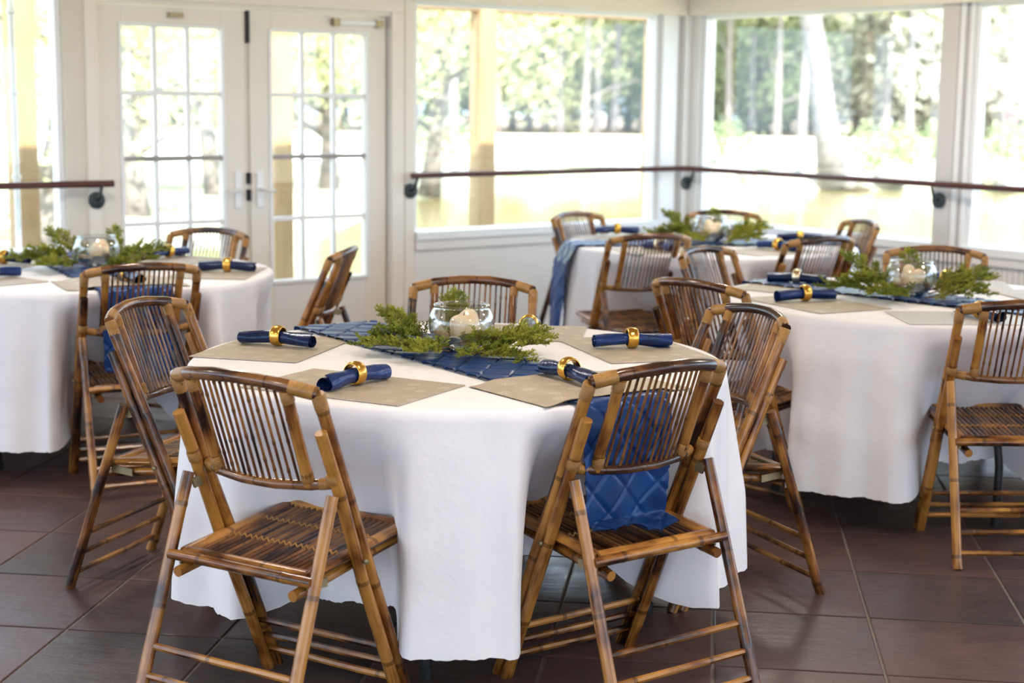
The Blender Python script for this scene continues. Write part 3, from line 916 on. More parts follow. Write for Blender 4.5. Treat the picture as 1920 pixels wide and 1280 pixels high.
RUN_HEAD = {'front': -34.6, 'left': -27.5, 'right': -42.0, 'back': 79.0}
def setting(key, mx, my, mh, nx, ny, ndeg, which, var, ring='gold', tone='navy', woven=False, lift=0.0):
    """mat centre and heading, napkin centre and direction in degrees"""
    onrun = 0.0
    if lift:
        # the sheet bends over the runner's edge
        cx, cy = TABLES[key]; ah = math.radians(RUN_HEAD[key]); ca, sa = math.cos(math.radians(mh)), math.sin(math.radians(mh))
        top = []; bot = []
        for i in range(17):
            r1, r2 = [], []
            for j in range(25):
                lx, ly = -0.24 + 0.48 * j / 24, -0.165 + 0.33 * i / 16
                wx, wy = mx + lx * ca + ly * sa - cx, my - lx * sa + ly * ca - cy
                u = wx * math.cos(ah) - wy * math.sin(ah)
                z = lift * (1 - sstep(0.146, 0.21, abs(u)))
                r1.append((lx, ly, z + 0.0022)); r2.append((lx, ly, z + 0.0002))
            top.append(r1); bot.append(list(reversed(r2)))
        mm = MB(); mm.quad_grid(top); mm.quad_grid(bot)
        o = mm.build('placemat', M['mat'])
    else: o = link('placemat', wov_me if woven else mat_me)
    o.location = (mx, my, ZM + 0.0012); o.rotation_euler = (0, 0, -math.radians(mh))
    kind = 'woven silver-grey' if woven else 'tan kraft paper'
    tag(o, f'{kind} placemat {which}', 'placemat', 'placemats')
    zt = ZM + 0.0038 + lift
    n = link('napkin', nap_me[var]); n.location = (nx, ny, zt); n.rotation_euler = (0, 0, math.radians(ndeg - 90))
    tag(n, f'rolled {tone} blue napkin {which}', 'napkin', 'rolled blue napkins')
    g = link('napkin_ring', ring_me[ring]); g.location = (nx, ny, zt - 0.0008); g.rotation_euler = (0, 0, math.radians(ndeg - 90))
    tag(g, f'{"gold" if ring == "gold" else "pale gilt"} napkin ring on the napkin {which}'.replace('cut by the', 'at the'), 'napkin ring', 'napkin rings')
setting('front', -0.705, 4.640, 104.6, -0.700, 4.655, -20.4, 'at the left side of the nearest table', 0)
setting('front', -0.410, 4.010, 28.0, -0.405, 4.020, 54.8, 'at the near left of the nearest table', 3, tone='bright')
setting('front', 0.180, 4.030, -36.0, 0.150, 4.065, -58.0, 'at the near right of the nearest table', 1, lift=0.011)
setting('front', 0.366, 4.700, -108.0, 0.362, 4.700, 9.6, 'at the right side of the nearest table', 4)
setting('front', -0.010, 5.010, 186.0, 0.053, 4.970, -98.0, 'at the far side of the nearest table', 2)
setting('left', -2.250, 6.880, 100.0, -2.235, 6.880, -5.0, 'cut by the left photo edge on the left-hand table', 0)
setting('left', -1.600, 7.180, 203.0, -1.590, 7.235, 60.0, 'at the far side of the left-hand table', 4)
setting('left', -1.250, 6.640, -88.0, -1.215, 6.670, -3.0, 'at the right end of the left-hand table', 2)
setting('left', -1.555, 6.200, -26.0, -1.520, 6.190, -55.0, 'behind the chair back on the left-hand table', 1, lift=0.011)
setting('left', -2.14, 6.27, 40.0, -2.10, 6.32, 50.0, 'at the near left of the left-hand table', 3)
setting('right', 1.150, 6.390, 128.0, 1.175, 6.470, -24.0, 'at the far left of the right-hand table', 2, ring='silver')
setting('right', 1.130, 5.850, 62.0, 1.105, 5.905, 18.0, 'at the near left of the right-hand table', 5, tone='bright')
setting('right', 1.830, 6.560, 190.0, 1.815, 6.545, -75.0, 'at the far side of the right-hand table', 4, tone='bright')
setting('right', 1.590, 5.490, -2.0, 1.640, 5.475, -72.0, 'at the near side of the right-hand table', 1, woven=True)
setting('right', 2.120, 6.150, -100.0, 2.150, 6.130, 8.0, 'cut by the right photo edge on the right-hand table', 3)
setting('back', 0.590, 8.690, 130.0, 0.575, 8.720, 5.0, 'at the left end of the farthest table', 4, tone='bright', lift=0.011)
setting('back', 1.560, 8.560, -105.0, 1.555, 8.530, -6.0, 'at the right end of the farthest table', 2)
setting('back', 1.310, 7.930, -32.0, 1.345, 7.985, -45.0, 'at the near right of the farthest table', 4, tone='bright')
setting('back', 0.750, 7.930, -22.0, 0.740, 7.915, -60.0, 'behind the chair back on the farthest table', 3, ring='silver')
setting('back', 1.140, 8.900, 176.0, 1.17, 8.90, 80.0, 'at the far side of the farthest table', 0)

# ------------------------------------------------------------------ centrepieces
def bowl_mesh():
    R, h, th = 0.098, 0.132, 0.0030
    outer = []
    for k in range(22):
        a = -1.12 + (0.62 + 1.12) * k / 21
        outer.append((R * math.cos(a), R * 0.86 * math.sin(a)))
    z0 = outer[0][1]
    outer = [(0.0, 0.0), (outer[0][0] * 0.7, 0.0)] + [(r, z - z0 + 0.0005) for r, z in outer]
    top = outer[-1]
    outer += [(top[0] + 0.0012, top[1] + 0.002), (top[0] + 0.0018, top[1] + 0.004)]
    inner = [(max(0.0, r - th), z + (th if i < 3 else th * 0.3)) for i, (r, z) in enumerate(outer)]
    prof = outer + [(outer[-1][0] - th * 0.5, outer[-1][1] + 0.0015)] + list(reversed(inner))
    m = MB(); m.lathe(prof, 48)
    return m.mesh('glass_bowl', M['glass'], merge=True)
bowl_me = bowl_mesh()
M['rim'] = glass_mat('polished bowl rim', (0.95, 0.97, 0.96), 0.8, 0.9)
_rt = max(v.co.z for v in bowl_me.vertices); _rr = max(math.hypot(v.co.x, v.co.y) for v in bowl_me.vertices if v.co.z > _rt - 0.004)
_rm = MB(); _rm.lathe([(_rr - 0.001 + 0.0024 * math.cos(6.2832 * k / 8), _rt + 0.0024 * math.sin(6.2832 * k / 8)) for k in range(9)], 48)
rim_me = _rm.mesh('rim', M['rim'])
def candle_mesh():
    bm = bmesh.new()
    bmesh.ops.create_uvsphere(bm, u_segments=28, v_segments=20, radius=1)
    for v in bm.verts:
        x, y, z = v.co
        a = math.atan2(y, x)
        r = 0.044 * (1 + 0.08 * math.sin(2 * a + .5))
        zz = 0.042 * (math.copysign(abs(z) ** 0.55, z))
        k = math.hypot(x, y) ** 0.6 if math.hypot(x, y) > 0 else 0
        if z > 0.2: zz += 0.010 * math.sin(a * 2 + 0.4) - 0.012 * (1 - k)
        f = k * r / max(1e-6, math.hypot(x, y))
        v.co = (x * f, y * f, zz)
    me = bpy.data.meshes.new('candle'); bm.to_mesh(me); bm.free()
    me.materials.append(M['wax']); me.shade_smooth()
    return me
candle_me = candle_mesh()
def wick_mesh():
    m = MB(); m.tube([(0, 0, 0.020), (0.001, 0, 0.034), (0.004, 0.001, 0.042)], 0.0012, 5)
    return m.mesh('wick', M['black'])
wick_me = wick_mesh()
def shell_mesh(seed, mat, rib=9):
    r2 = random.Random(seed); rows = []
    for i in range(13):
        q = i / 12
        row = []
        for j in range(37):
            a = -1.15 + 2.3 * j / 36
            rr = 0.034 * q * (1 + 0.05 * math.cos(rib * a * 2.7)) * (0.92 + 0.08 * math.cos(a))
            dome = 0.014 * math.sin(math.pi * min(1, q * 0.75 + 0.12)) * math.cos(a * 0.9) + 0.0016 * q * math.cos(rib * a * 2.7)
            row.append((rr * math.sin(a), rr * math.cos(a) - 0.016, dome))
        rows.append(row)
    m = MB(); m.quad_grid(rows); m.quad_grid([[(x, y, z - 0.002) for x, y, z in reversed(r)] for r in rows])
    return m.mesh('shell', mat)
shell_mes = [shell_mesh(1, M['shell']), shell_mesh(2, M['shell'], 7)]
def stone_mesh(seed, mat, r=0.025):
    bm = bmesh.new(); bmesh.ops.create_icosphere(bm, subdivisions=3, radius=r)
    for v in bm.verts:
        n = noise.noise(v.co * 55 + Vector((seed * 3.1, 0, 0)))
        v.co *= 1 + 0.42 * n
        v.co.x *= 1.5; v.co.z *= 0.75
    me = bpy.data.meshes.new('coral'); bm.to_mesh(me); bm.free(); me.materials.append(mat); me.shade_smooth()
    return me
stone_mes = [stone_mesh(k, M['drift']) for k in range(2)]

def sprig_meshes(seed, L=0.22, nb=22):
    """a cedar sprig lying along +x: stem mesh and foliage mesh"""
    r2 = random.Random(seed)
    st = MB(); fo = MB()
    path = []
    y = z = 0.0; dy = r2.uniform(-.15, .15); dz = r2.uniform(0.05, .22)
    for i in range(9):
        path.append(Vector((L * i / 8, y, z))); y += dy * L / 8; z += dz * L / 8
        dy += r2.uniform(-.16, .16); dz += r2.uniform(-.14, .06)
    st.tube(path, [0.0034 - 0.0026 * i / 8 for i in range(9)], 6)
    def spindle(p, d, l, w):
        d = d.normalized(); a = d.cross(Vector((0.31, 0.2, 0.93))).normalized(); c = d.cross(a)
        b = len(fo.v)
        fo.v.append(tuple(p))
        for k in range(3):
            an = 2.09 * k
            fo.v.append(tuple(p + d * l * 0.45 + (a * math.cos(an) + c * math.sin(an)) * w))
        fo.v.append(tuple(p + d * l))
        for k in range(3):
            n = 1 + (k + 1) % 3
            fo.f += [(b, b + 1 + k, b + n), (b + 4, b + n, b + 1 + k)]; fo.uv += [None, None]
    for k in range(nb):
        f = 0.14 + 0.86 * k / (nb - 1)
        i = min(7, int(f * 8)); p = path[i].lerp(path[i + 1], f * 8 - i)
        t = (path[i + 1] - path[i]).normalized()
        side = Vector((-t.y, t.x, 0)) * (1 if k % 2 else -1)
        d = (t * r2.uniform(.6, 1.0) + side * r2.uniform(.45, 1.0) + Vector((0, 0, r2.uniform(-.05, .75)))).normalized()
        if k == nb - 1: d = t
        bl = L * r2.uniform(0.26, 0.42) * (1 - 0.35 * f)
        q = [p]; dd = d.copy()
        for s in range(5):
            q.append(q[-1] + dd * bl / 5); dd = (dd + Vector((r2.uniform(-.2, .2), r2.uniform(-.2, .2), r2.uniform(-.12, .16)))).normalized()
        st.tube(q, [0.0013, .0012, .001, .0009, .0008, .0006], 4)
        nt = 14
        for s in range(nt):
            g = 0.10 + 0.9 * s / (nt - 1)
            ii = min(4, int(g * 5)); pp = q[ii].lerp(q[ii + 1], g * 5 - ii)
            tt = (q[ii + 1] - q[ii]).normalized()
            sd = tt.cross(Vector((r2.uniform(-.5, .5), r2.uniform(-.5, .5), 1))).normalized() * (1 if s % 2 else -1)
            td = (tt * 0.8 + sd * r2.uniform(.5, 1.0) + Vector((0, 0, r2.uniform(-.2, .45)))).normalized()
            tl = r2.uniform(0.014, 0.026) * (1 - 0.35 * g)
            spindle(pp, td, tl, 0.0018)
            for e in range(8):
                h = 0.1 + 0.85 * e / 7
                ld = (td * 0.75 + Vector((r2.uniform(-1, 1), r2.uniform(-1, 1), r2.uniform(-.6, 1))) * 0.55).normalized()
                spindle(pp + td * tl * h, ld, r2.uniform(0.007, 0.012), 0.0017)
    # rest on the table
    zmin = min(min(v[2] for v in st.v), min(v[2] for v in fo.v))
    for mb in (st, fo): mb.v = [(a, b, c - max(zmin, -0.02)) for a, b, c in mb.v]
    fo.v = [(a, b, max(c, 0.0008)) for a, b, c in fo.v]; st.v = [(a, b, max(c, 0.0012)) for a, b, c in st.v]
    return st.mesh('stem', M['twig']), fo.mesh('foliage', M['cedar'], smooth=False)
SPR = [sprig_meshes(s, L) for s, L in ((11, 0.24), (12, 0.22), (13, 0.20), (14, 0.24), (15, 0.18))]
def sprig(var, x, y, z, deg, label, group, tilt=0.0, roll=0.0, sc=1.0):
    s = empty('cedar_sprig', (x, y, z)); s.rotation_euler = (roll, -tilt, math.radians(deg)); s.scale = (sc, sc, sc)
    link('stem', SPR[var][0], s); link('foliage', SPR[var][1], s)
    return tag(s, label, 'cedar sprig', group)
def centrepiece(key, bx, by, sprigs, labels, rot=0.0):
    zb = TOPZ + 0.0112
    nm = NICE[key]
    b = link('glass_bowl', bowl_me); b.location = (bx, by, zb); b.rotation_euler = (0, 0, rot)
    rm_ = link('rim', rim_me, b)
    tag(b, f'clear round glass bowl holding a candle and shells on the {nm} table', 'bowl', 'glass centrepiece bowls')
    c = empty('candle', (bx + 0.010, by + 0.010, zb + 0.066)); c.rotation_euler = (0.15, -0.2, rot + 0.4)
    tag(c, f'cream half-melted candle inside the glass bowl on the {nm} table', 'candle', 'cream candles in glass bowls')
    link('wax', candle_me, c); link('wick', wick_me, c)
    sp = [(0.020, -0.046, 0.034, -1.15, 0.1, 0.5, 'largest, upright at the front'), (0.050, -0.018, 0.040, -0.9, 0.5, 1.2, 'leaning at the right'), (-0.030, -0.050, 0.026, -0.6, -0.3, -0.4, 'lying at the front left')]
    for i, (dx, dy, dz, rx, ry, rz, w) in enumerate(sp):
        s = link('seashell', shell_mes[i % 2]); s.location = (bx + dx, by + dy, zb + dz); s.rotation_euler = (rx, ry, rz); s.scale = (1.2,) * 3
        tag(s, f'pale ribbed seashell {w} inside the {nm} table bowl', 'seashell', 'seashells in the glass bowls')
    for i, (dx, dy, dz, w) in enumerate([(-0.052, 0.0, 0.034, 'left'), (0.052, 0.024, 0.030, 'right')]):
        s = link('coral_piece', stone_mes[i]); s.location = (bx + dx, by + dy, zb + dz); s.rotation_euler = (0.3, 0.2, 1.2 + i)
        tag(s, f'rough tan coral piece at the {w} inside the {nm} table bowl', 'coral', 'coral pieces in the glass bowls')
    for (v, dx, dy, dz, deg, tl, ro, sc), lab in zip(sprigs, labels):
        sprig(v, bx + dx, by + dy, TOPZ + 0.004 + dz, deg, lab, f'cedar sprigs around the bowl on the {nm} table', tl, ro, sc)
front_sprigs = [
 (0, -0.09, -0.03, 0.010, 192, 0.05, 0.2, 0.80), (1, -0.09, 0.05, 0.010, 165, 0.40, -0.3, 0.80), (3, -0.08, -0.07, 0.008, 214, 0.05, 0.1, 0.72), (2, -0.11, -0.01, 0.030, 205, 0.10, 0.6, 0.75), (4, -0.10, -0.05, 0.030, 180, 0.30, 0.2, 0.72),
 (0, 0.02, -0.12, 0.008, 330, 0.0, 0.2, 0.80), (1, 0.06, -0.10, 0.008, 5, 0.10, -0.2, 0.78), (4, -0.02, -0.12, 0.012, 205, 0.10, 0.1, 0.85), (3, 0.07, -0.06, 0.020, 345, 0.20, 0.4, 0.72),
 (2, 0.09, -0.02, 0.012, -5, 0.25, 0.3, 0.80), (3, 0.02, -0.135, 0.010, 285, 0.10, 0.3, 0.50), (2, 0.00, -0.11, 0.030, 350, 0.15, -0.3, 0.62), (2, -0.05, 0.12, 0.010, 110, 1.30, 0.2, 0.62), (4, 0.02, 0.13, 0.010, 70, 1.30, 0.4, 0.72),
 (4, -0.13, 0.03, 0.02, 175, 0.80, 0.5, 0.62),
 (1, -0.03, -0.13, 0.012, 188, 0.15, 0.3, 0.62), (4, 0.05, -0.13, 0.012, 320, 0.12, -0.2, 0.66), (0, -0.01, -0.125, 0.018, 20, 0.20, 0.3, 0.58)]
front_labels = ['cedar sprig reaching furthest left from the bowl on the nearest table', 'cedar sprig rising behind the left heap on the nearest table', 'cedar sprig in the near left heap on the nearest table', 'cedar sprig on top of the left heap on the nearest table', 'cedar sprig in the middle of the left heap, against the nearest bowl',
 'cedar sprig running front right of the bowl on the nearest table', 'cedar sprig reaching furthest right along the nearest table runner', 'cedar sprig with bare brown stem in front of the bowl', 'cedar sprig on top of the right heap on the nearest table',
 'cedar sprig beside the right wall of the nearest bowl', 'small cedar tuft nearest the camera in front of the bowl', 'cedar sprig lying against the front of the nearest bowl', 'upright cedar tip behind the left of the nearest bowl', 'upright cedar tip behind the right of the nearest bowl',
 'cedar tip standing up from the left heap on the nearest table',
 'cedar sprig lying front left against the foot of the nearest bowl', 'short cedar sprig hanging over the front edge of the nearest runner', 'cedar sprig crossing the foot of the nearest bowl to the right']
centrepiece('front', -0.150, 4.600, front_sprigs, front_labels)
other = [(2, -0.10, -0.01, 0.03, 200, 0.1, 0.5, 0.9), (3, 0.06, -0.05, 0.03, 350, 0.2, 0.4, 0.85), (4, -0.09, -0.05, 0.03, 180, 0.3, 0.2, 0.9), (0, -0.09, -0.03, 0.010, 190, 0.1, 0.2, 1.0), (1, -0.05, 0.06, 0.010, 165, 0.5, -0.3, 1.0), (3, 0.03, -0.11, 0.008, 340, 0.05, 0.2, 0.9), (4, -0.02, -0.12, 0.010, 205, 0.1, 0.1, 1.0),
 (2, 0.09, 0.0, 0.012, 0, 0.35, 0.3, 1.0), (1, 0.05, -0.08, 0.010, 12, 0.1, -0.2, 0.9), (4, 0.06, 0.11, 0.01, 60, 1.1, 0.3, 0.8), (2, -0.08, -0.08, 0.01, 230, 0.15, 0.3, 0.7)]
for key, bx, by, rot in (('left', -1.790, 6.740, 0.5), ('right', 1.545, 6.080, 1.2), ('back', 1.050, 8.380, 2.0)):
    centrepiece(key, bx, by, other, [f'green cedar sprig in the blurred greenery around the {NICE[key]} table bowl'] * len(other), rot)

# ------------------------------------------------------------------ outside: porch posts, ground, pond, trees
M['deck'] = wood_mat('weathered deck board', (0.30, 0.26, 0.21), (0.40, 0.36, 0.30), 0.8)
deck = tag(rb('deck', M['deck'], None, -2.2, TMAX, -2.1, -0.14, -0.30, -0.12), kind='structure')
for t, w in ((0.33, 'right of centre in the back window'), (2.04, 'behind the right leaf of the white door'), (-1.39, 'at the right edge of the back window'), (3.80, 'at the left photo edge behind the glass')):
    p = empty('porch_post', RP(t, -1.8, -0.12))
    tag(p, f'square pine porch post {w}', 'post', 'pine porch posts')
    m = MB(); m.box((0, 0, 1.19), D1 * 0.072, N1 * 0.072, (0, 0, 1.19)); m.build('shaft', M['pine'], p, smooth=False, bevel=0.006)
    m = MB(); m.box((0, 0, 0.08), D1 * 0.085, N1 * 0.085, (0, 0, 0.08)); m.build('base_trim', M['pine'], p, smooth=False, bevel=0.006)
hb = MB(); rbox(hb, -1.6, 7.0, -1.84, -1.76, 2.13, 2.36)
tag(hb.build('header_beam', M['header'], None, smooth=False, bevel=0.004), 'dark brown timber header across the top of the porch posts', 'beam')
pp = empty('white_pipe', RP(4.42, -0.25, -0.12)); tag(pp, 'thin white vertical pipe in front of the wooden post at the left edge', 'pipe')
m = MB(); m.tube([(0, 0, 0), (0, 0, 2.5)], 0.016, 10); m.build('tube', M['sash'], pp)
for z in (1.62, 2.02, 1.2):
    m = MB(); m.tube([(0, 0, z - .01), (0, 0, z + .01)], 0.024, 10); m.build('clip', M['sash'], pp)

def ground_mat():
    m, nt, b = new_mat('grass ground')
    g = nd(nt, 'ShaderNodeNewGeometry').outputs['Position']
    sep = nd(nt, 'ShaderNodeSeparateXYZ'); nt.links.new(g, sep.inputs[0])
    grass = ramp(nt, noise_tex(nt, g, 0.35, 5), [(0.38, (0.22, 0.23, 0.10)), (0.5, (0.42, 0.38, 0.27)), (0.7, (0.52, 0.46, 0.38))])
    litter = ramp(nt, noise_tex(nt, g, 0.5, 5), [(0.3, (0.24, 0.15, 0.09)), (0.7, (0.40, 0.29, 0.19))])
    far = mth(nt, 'ADD', sep.outputs['Y'], mth(nt, 'MULTIPLY', noise_tex(nt, g, 0.08, 2), 20.0))
    nt.links.new(mixc(nt, mth(nt, 'GREATER_THAN', far, 108.0), grass, litter), b.inputs['Base Color'])
    b.inputs['Roughness'].default_value = 0.9
    return m
def in_pond(x, y):
    e = 1.5 * math.sin(x * 0.21) + 1.0 * math.sin(x * 0.5 + 1)
    return min(y - 13.0, 45.0 + e - y, x + 0.09 * y + 0.3 + 0.8 * math.sin(y * 0.3))
rows = []
for j in range(0, 91):
    y = -20 + 2.0 * j if j < 25 else 30 + 1.0 * (j - 25) if j < 50 else 55 + 4.0 * (j - 50)
    row = []
    for i in range(0, 111):
        x = -110 + 2.0 * i
        d = in_pond(x, y)
        z = -0.55 - 0.9 * sstep(-1.2, 1.2, d) + 0.05 * noise.noise(Vector((x * .2, y * .2, 0)))
        row.append((x, y, z))
    rows.append(row)
gm = MB(); gm.quad_grid(rows); tag(gm.build('ground', ground_mat()), kind='structure')
def water_mat():
    m, nt, b = new_mat('pond water')
    g = nd(nt, 'ShaderNodeNewGeometry').outputs['Position']
    nt.links.new(ramp(nt, noise_tex(nt, g, 0.15, 3), [(0.3, (0.20, 0.165, 0.075)), (0.7, (0.27, 0.225, 0.11))]), b.inputs['Base Color'])
    b.inputs['Roughness'].default_value = 0.12
    mp = nd(nt, 'ShaderNodeMapping'); mp.inputs['Scale'].default_value = (1.2, 0.5, 1)
    nt.links.new(g, mp.inputs['Vector'])
    bump(nt, b, noise_tex(nt, mp.outputs[0], 2.0, 3), 0.25, 0.05)
    return m
wm = MB(); wm.quad_grid([[(-6, 12, -0.95), (100, 12, -0.95)], [(-6, 50, -0.95), (100, 50, -0.95)]])
tag(wm.build('pond', water_mat(), smooth=False), kind='structure')
M['road'] = plain('pale gravel road', (0.80, 0.77, 0.70), 0.9, 0.08, 0.6)
rows = [[(x, yy + 3.0 * math.sin(x * 0.03), -0.49) for x in range(-110, 111, 5)] for yy in (50, 96)]
rm = MB(); rm.quad_grid(rows); tag(rm.build('road', M['road'], smooth=False), kind='structure')

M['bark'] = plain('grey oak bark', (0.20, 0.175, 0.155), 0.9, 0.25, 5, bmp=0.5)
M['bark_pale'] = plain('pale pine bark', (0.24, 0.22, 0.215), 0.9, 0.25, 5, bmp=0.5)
M['leaf_a'] = leaf_mat('haze-paled spring leaves', (0.38, 0.41, 0.19), (0.66, 0.66, 0.38), 0.45, 1.2)  # leaf and moss colours bleached to paint in the outdoor haze
M['leaf_b'] = leaf_mat('haze-paled oak leaves', (0.27, 0.33, 0.16), (0.50, 0.54, 0.31), 0.42, 1.2)
M['leaf_c'] = leaf_mat('haze-paled grey hanging moss', (0.48, 0.47, 0.37), (0.70, 0.68, 0.57), 0.45, 1.2)
def foliage_mesh(seed, mat, rx, rz, z0, clumps, per, leaf, cl=1.0):
    r2 = random.Random(seed); m = MB()
    for _ in range(clumps):
        while True:
            p = Vector((r2.uniform(-1, 1), r2.uniform(-1, 1), r2.uniform(-1, 1)))
            if 0.15 < p.length < 1: break
        c = Vector((p.x * rx, p.y * rx, z0 + (p.z + 1) * rz))
        for _ in range(per):
            q = c + Vector((r2.gauss(0, .45), r2.gauss(0, .45), r2.gauss(0, .4))) * cl
            n = Vector((r2.gauss(0, 1), r2.gauss(0, 1), r2.gauss(0, 1))).normalized()
            a = n.cross(Vector((.3, .5, .8))).normalized(); b = n.cross(a)
            s = leaf * r2.uniform(.6, 1.3)
            k = len(m.v)
            m.v += [tuple(q - a * s), tuple(q - b * s * .55), tuple(q + a * s), tuple(q + b * s * .55)]
            m.f.append((k, k + 1, k + 2, k + 3)); m.uv.append(None)
    return m.mesh('foliage', mat, smooth=False)
def trunk_mb(seed, h, r, lean=(0, 0), limbs=6, z1=3.0, ll=3.0):
    r2 = random.Random(seed); m = MB()
    pts = []; rad = []
    for i in range(9):
        f = i / 8
        pts.append(Vector((lean[0] * f + r2.uniform(-.12, .12) * f, lean[1] * f, h * f - 0.3)))
        rad.append(r * (1.35 if i == 0 else 1 - 0.55 * f))
    m.tube(pts, rad, 9)
    for k in range(limbs):
        f = z1 / h + (0.95 - z1 / h) * k / max(1, limbs - 1)
        i = min(7, int(f * 8)); p = pts[i].lerp(pts[i + 1], f * 8 - i)
        a = r2.uniform(0, 6.28); L = ll * r2.uniform(.6, 1.2)
        d = Vector((math.cos(a), math.sin(a), r2.uniform(.2, .8)))
        q = [p]
        for s in range(4):
            q.append(q[-1] + d * L / 4); d = (d + Vector((r2.uniform(-.4, .4), r2.uniform(-.4, .4), r2.uniform(-.1, .4)))).normalized()
        rr = r * 0.38 * (1 - .4 * f)
        m.tube(q, [rr, rr * .8, rr * .6, rr * .4, rr * .2], 6)
    return m
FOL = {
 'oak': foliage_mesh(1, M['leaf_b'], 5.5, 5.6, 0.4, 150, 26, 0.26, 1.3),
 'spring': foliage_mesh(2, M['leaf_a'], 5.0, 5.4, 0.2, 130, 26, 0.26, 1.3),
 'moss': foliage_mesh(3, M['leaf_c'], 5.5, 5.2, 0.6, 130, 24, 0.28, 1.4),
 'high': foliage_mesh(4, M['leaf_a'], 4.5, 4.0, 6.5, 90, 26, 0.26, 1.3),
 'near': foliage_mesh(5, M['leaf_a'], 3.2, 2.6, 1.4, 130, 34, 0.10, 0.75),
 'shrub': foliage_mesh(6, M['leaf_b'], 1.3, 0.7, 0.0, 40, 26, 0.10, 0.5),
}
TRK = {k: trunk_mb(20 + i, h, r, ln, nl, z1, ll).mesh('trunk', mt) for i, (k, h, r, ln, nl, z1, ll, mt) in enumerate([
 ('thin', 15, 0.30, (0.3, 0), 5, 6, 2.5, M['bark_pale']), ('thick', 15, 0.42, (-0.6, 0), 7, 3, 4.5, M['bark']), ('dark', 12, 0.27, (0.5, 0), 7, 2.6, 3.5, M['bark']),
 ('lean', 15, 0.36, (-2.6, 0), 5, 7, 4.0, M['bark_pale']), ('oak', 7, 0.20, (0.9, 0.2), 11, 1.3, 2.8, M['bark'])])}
GZ = -0.55
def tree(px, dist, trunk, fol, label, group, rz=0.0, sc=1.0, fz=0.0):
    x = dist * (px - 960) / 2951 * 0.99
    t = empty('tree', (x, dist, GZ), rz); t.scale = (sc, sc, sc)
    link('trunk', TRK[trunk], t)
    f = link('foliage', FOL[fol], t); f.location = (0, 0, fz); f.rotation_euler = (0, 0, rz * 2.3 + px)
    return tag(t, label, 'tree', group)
G1, G2 = 'trees of the far wood beyond the pale road', 'trees on the lawn and bank near the pond'
tree(1562, 46, 'lean', 'high', 'large pale leaning tree trunk on the far pond bank, in the right window', G2, 0.0, 1.0, 2.0)
tree(1426, 104, 'thick', 'oak', 'dark leaning tree left of the large pale trunk in the right window', G1, 0.4)
tree(1868, 62, 'dark', 'moss', 'dark tree trunk in the window at the right photo edge', G2, 1.0, 0.9, 1.5)
tree(1112, 100, 'thin', 'high', 'pale straight trunk in the middle of the back window', G1, 0.2)
tree(1072, 108, 'thin', 'high', 'slender pale trunk left of the straight one in the back window', G1, 1.9)
tree(1018, 100, 'dark', 'spring', 'dark forked trunk right of the porch post in the back window', G1, 2.5)
tree(1172, 112, 'dark', 'oak', 'dark leafy tree at the right of the back window', G1, 0.9)
far = [(640, 118, 'thin', 'spring'), (720, 110, 'dark', 'oak'), (800, 120, 'thick', 'spring'), (850, 108, 'thin', 'oak'), (900, 124, 'dark', 'moss'), (955, 114, 'thin', 'spring'), (1050, 126, 'dark', 'oak'),
 (1140, 124, 'thin', 'spring'), (1215, 118, 'thin', 'oak'), (1290, 122, 'dark', 'oak'), (1340, 108, 'thin', 'oak'), (1385, 120, 'thick', 'moss'), (1470, 116, 'thin', 'oak'), (1510, 124, 'thick', 'moss'), (1600, 112, 'thin', 'moss'),
 (1640, 102, 'thin', 'moss'), (1680, 122, 'dark', 'oak'), (1725, 108, 'thin', 'moss'), (1760, 118, 'thin', 'oak'), (1810, 106, 'thin', 'moss'), (1850, 120, 'dark', 'oak'), (1900, 104, 'thin', 'moss'), (1950, 112, 'thick', 'oak'), (2010, 100, 'thin', 'moss'),
 (30, 112, 'thick', 'spring'), (130, 118, 'thin', 'oak'), (230, 110, 'thin', 'spring'), (330, 120, 'thick', 'oak'), (430, 112, 'thin', 'spring'), (530, 118, 'dark', 'oak')]
for i, (px, dd, tk, fo) in enumerate(far):
    tree(px, dd, tk, fo, 'blurred tree in the far wood beyond the pale road', G1, i * 1.3, 1.0 + 0.12 * math.sin(i * 2.1))
for i, px in enumerate((680, 770, 845, 930, 985, 1045, 1090, 1145, 1205, 1320, 1362, 1405, 1452, 1498, 1612, 1655, 1700, 1745, 1835, 1885, 1925)):
    tree(px, 99 + 3 * math.sin(i * 1.9), 'thin' if i % 3 else 'dark', 'high', 'slender bare trunk at the edge of the far wood', G1, i * 0.9, 0.95 + 0.1 * math.sin(i), 1.0)
tree(62, 19, 'oak', 'near', 'small oak with crooked dark limbs in the window at the left edge', G2, 0.3, 0.85)
tree(250, 27, 'oak', 'near', 'leafy young tree behind the left leaf of the white door', G2, 2.0, 1.0)
tree(400, 33, 'oak', 'near', 'leafy young tree behind the right half of the left door leaf', G2, 3.4, 1.05)
tree(610, 36, 'oak', 'near', 'leafy young tree behind the right leaf of the white door', G2, 4.7, 1.1)
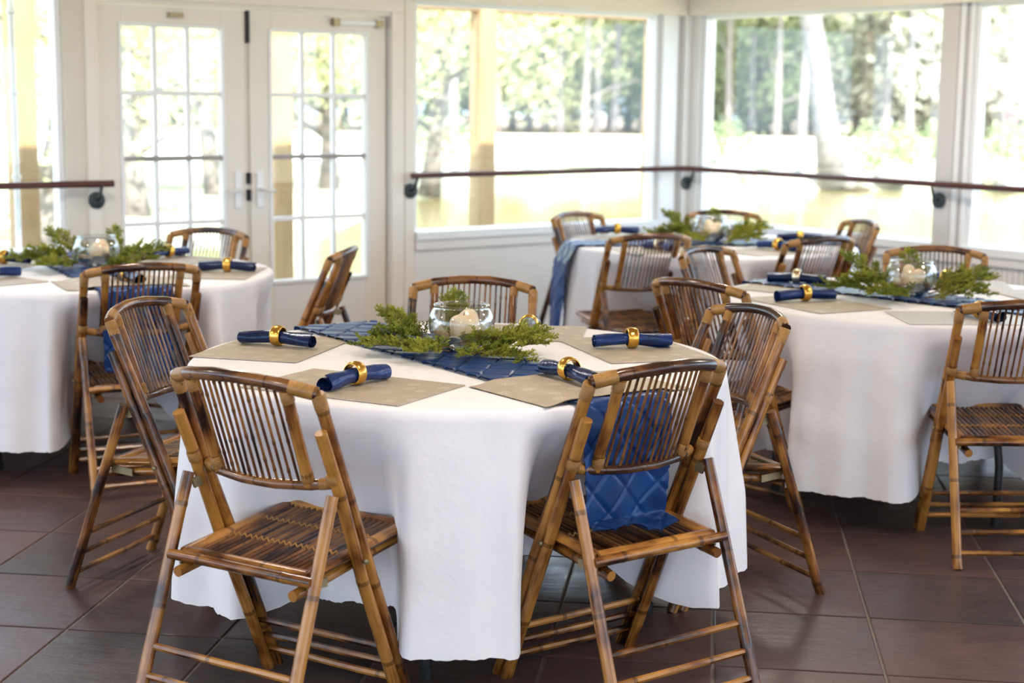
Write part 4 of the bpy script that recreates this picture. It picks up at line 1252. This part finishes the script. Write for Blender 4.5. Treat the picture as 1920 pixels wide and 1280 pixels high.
tree(800, 40, 'oak', 'near', 'pale green young tree at the left end of the back window', G2, 5.5, 1.2, 0.3)
M['rock'] = plain('grey bank rock', (0.36, 0.34, 0.31), 0.9, 0.3, 3, bmp=0.5)
def rock_mesh(seed):
    bm = bmesh.new(); bmesh.ops.create_icosphere(bm, subdivisions=2, radius=0.5)
    for v in bm.verts:
        v.co *= 1 + 0.35 * noise.noise(v.co * 2.2 + Vector((seed * 5.0, 0, 0))); v.co.z *= 0.75
    me = bpy.data.meshes.new('rock'); bm.to_mesh(me); bm.free(); me.materials.append(M['rock']); return me
RK = [rock_mesh(k) for k in range(3)]
for i, px in enumerate((1340, 1372, 1398, 1455, 1480, 1606, 1634, 1655, 1672, 1690, 1712, 1735, 1752, 1830, 1850, 1874, 1895, 1915, 810, 870, 1005)):
    d = 47.0 + 1.2 * math.sin(i * 2.3)
    o = link('bank_rock', RK[i % 3]); o.location = (d * (px - 960) / 2951 * .99, d, GZ - 0.02 + 0.1 * math.sin(i)); o.rotation_euler = (0, 0, i * 1.1)
    s = 0.7 + 0.35 * math.sin(i * 1.7) ; o.scale = (s, s, s)
    tag(o, 'grey blurred rock on the far pond bank', 'rock', 'rocks along the far pond bank')
for i, (px, d) in enumerate(((1350, 50), (1650, 49), (1740, 50), (1890, 50), (820, 51))):
    o = link('bank_shrub', FOL['shrub']); o.location = (d * (px - 960) / 2951 * .99, d, GZ); o.rotation_euler = (0, 0, i)
    tag(o, 'low green shrub on the far pond bank', 'shrub', 'shrubs along the far pond bank')
M['red'] = plain('red paint', (0.65, 0.06, 0.06), 0.5, 0.1, 4)
rs = empty('red_sign', (88 * (1888 - 960) / 2951 * .99, 88, GZ)); tag(rs, 'small red blurred sign among the trees at the right edge', 'sign')
m = MB(); m.lathe([(0.0, 0.9), (0.25, 0.9), (0.36, 1.2), (0.36, 1.7), (0.25, 2.0), (0.0, 2.0)], 16); m.build('panel', M['red'], rs)
m = MB(); m.tube([(0, 0, 0), (0, 0, 1.0)], 0.06, 8); m.build('post', M['red'], rs)
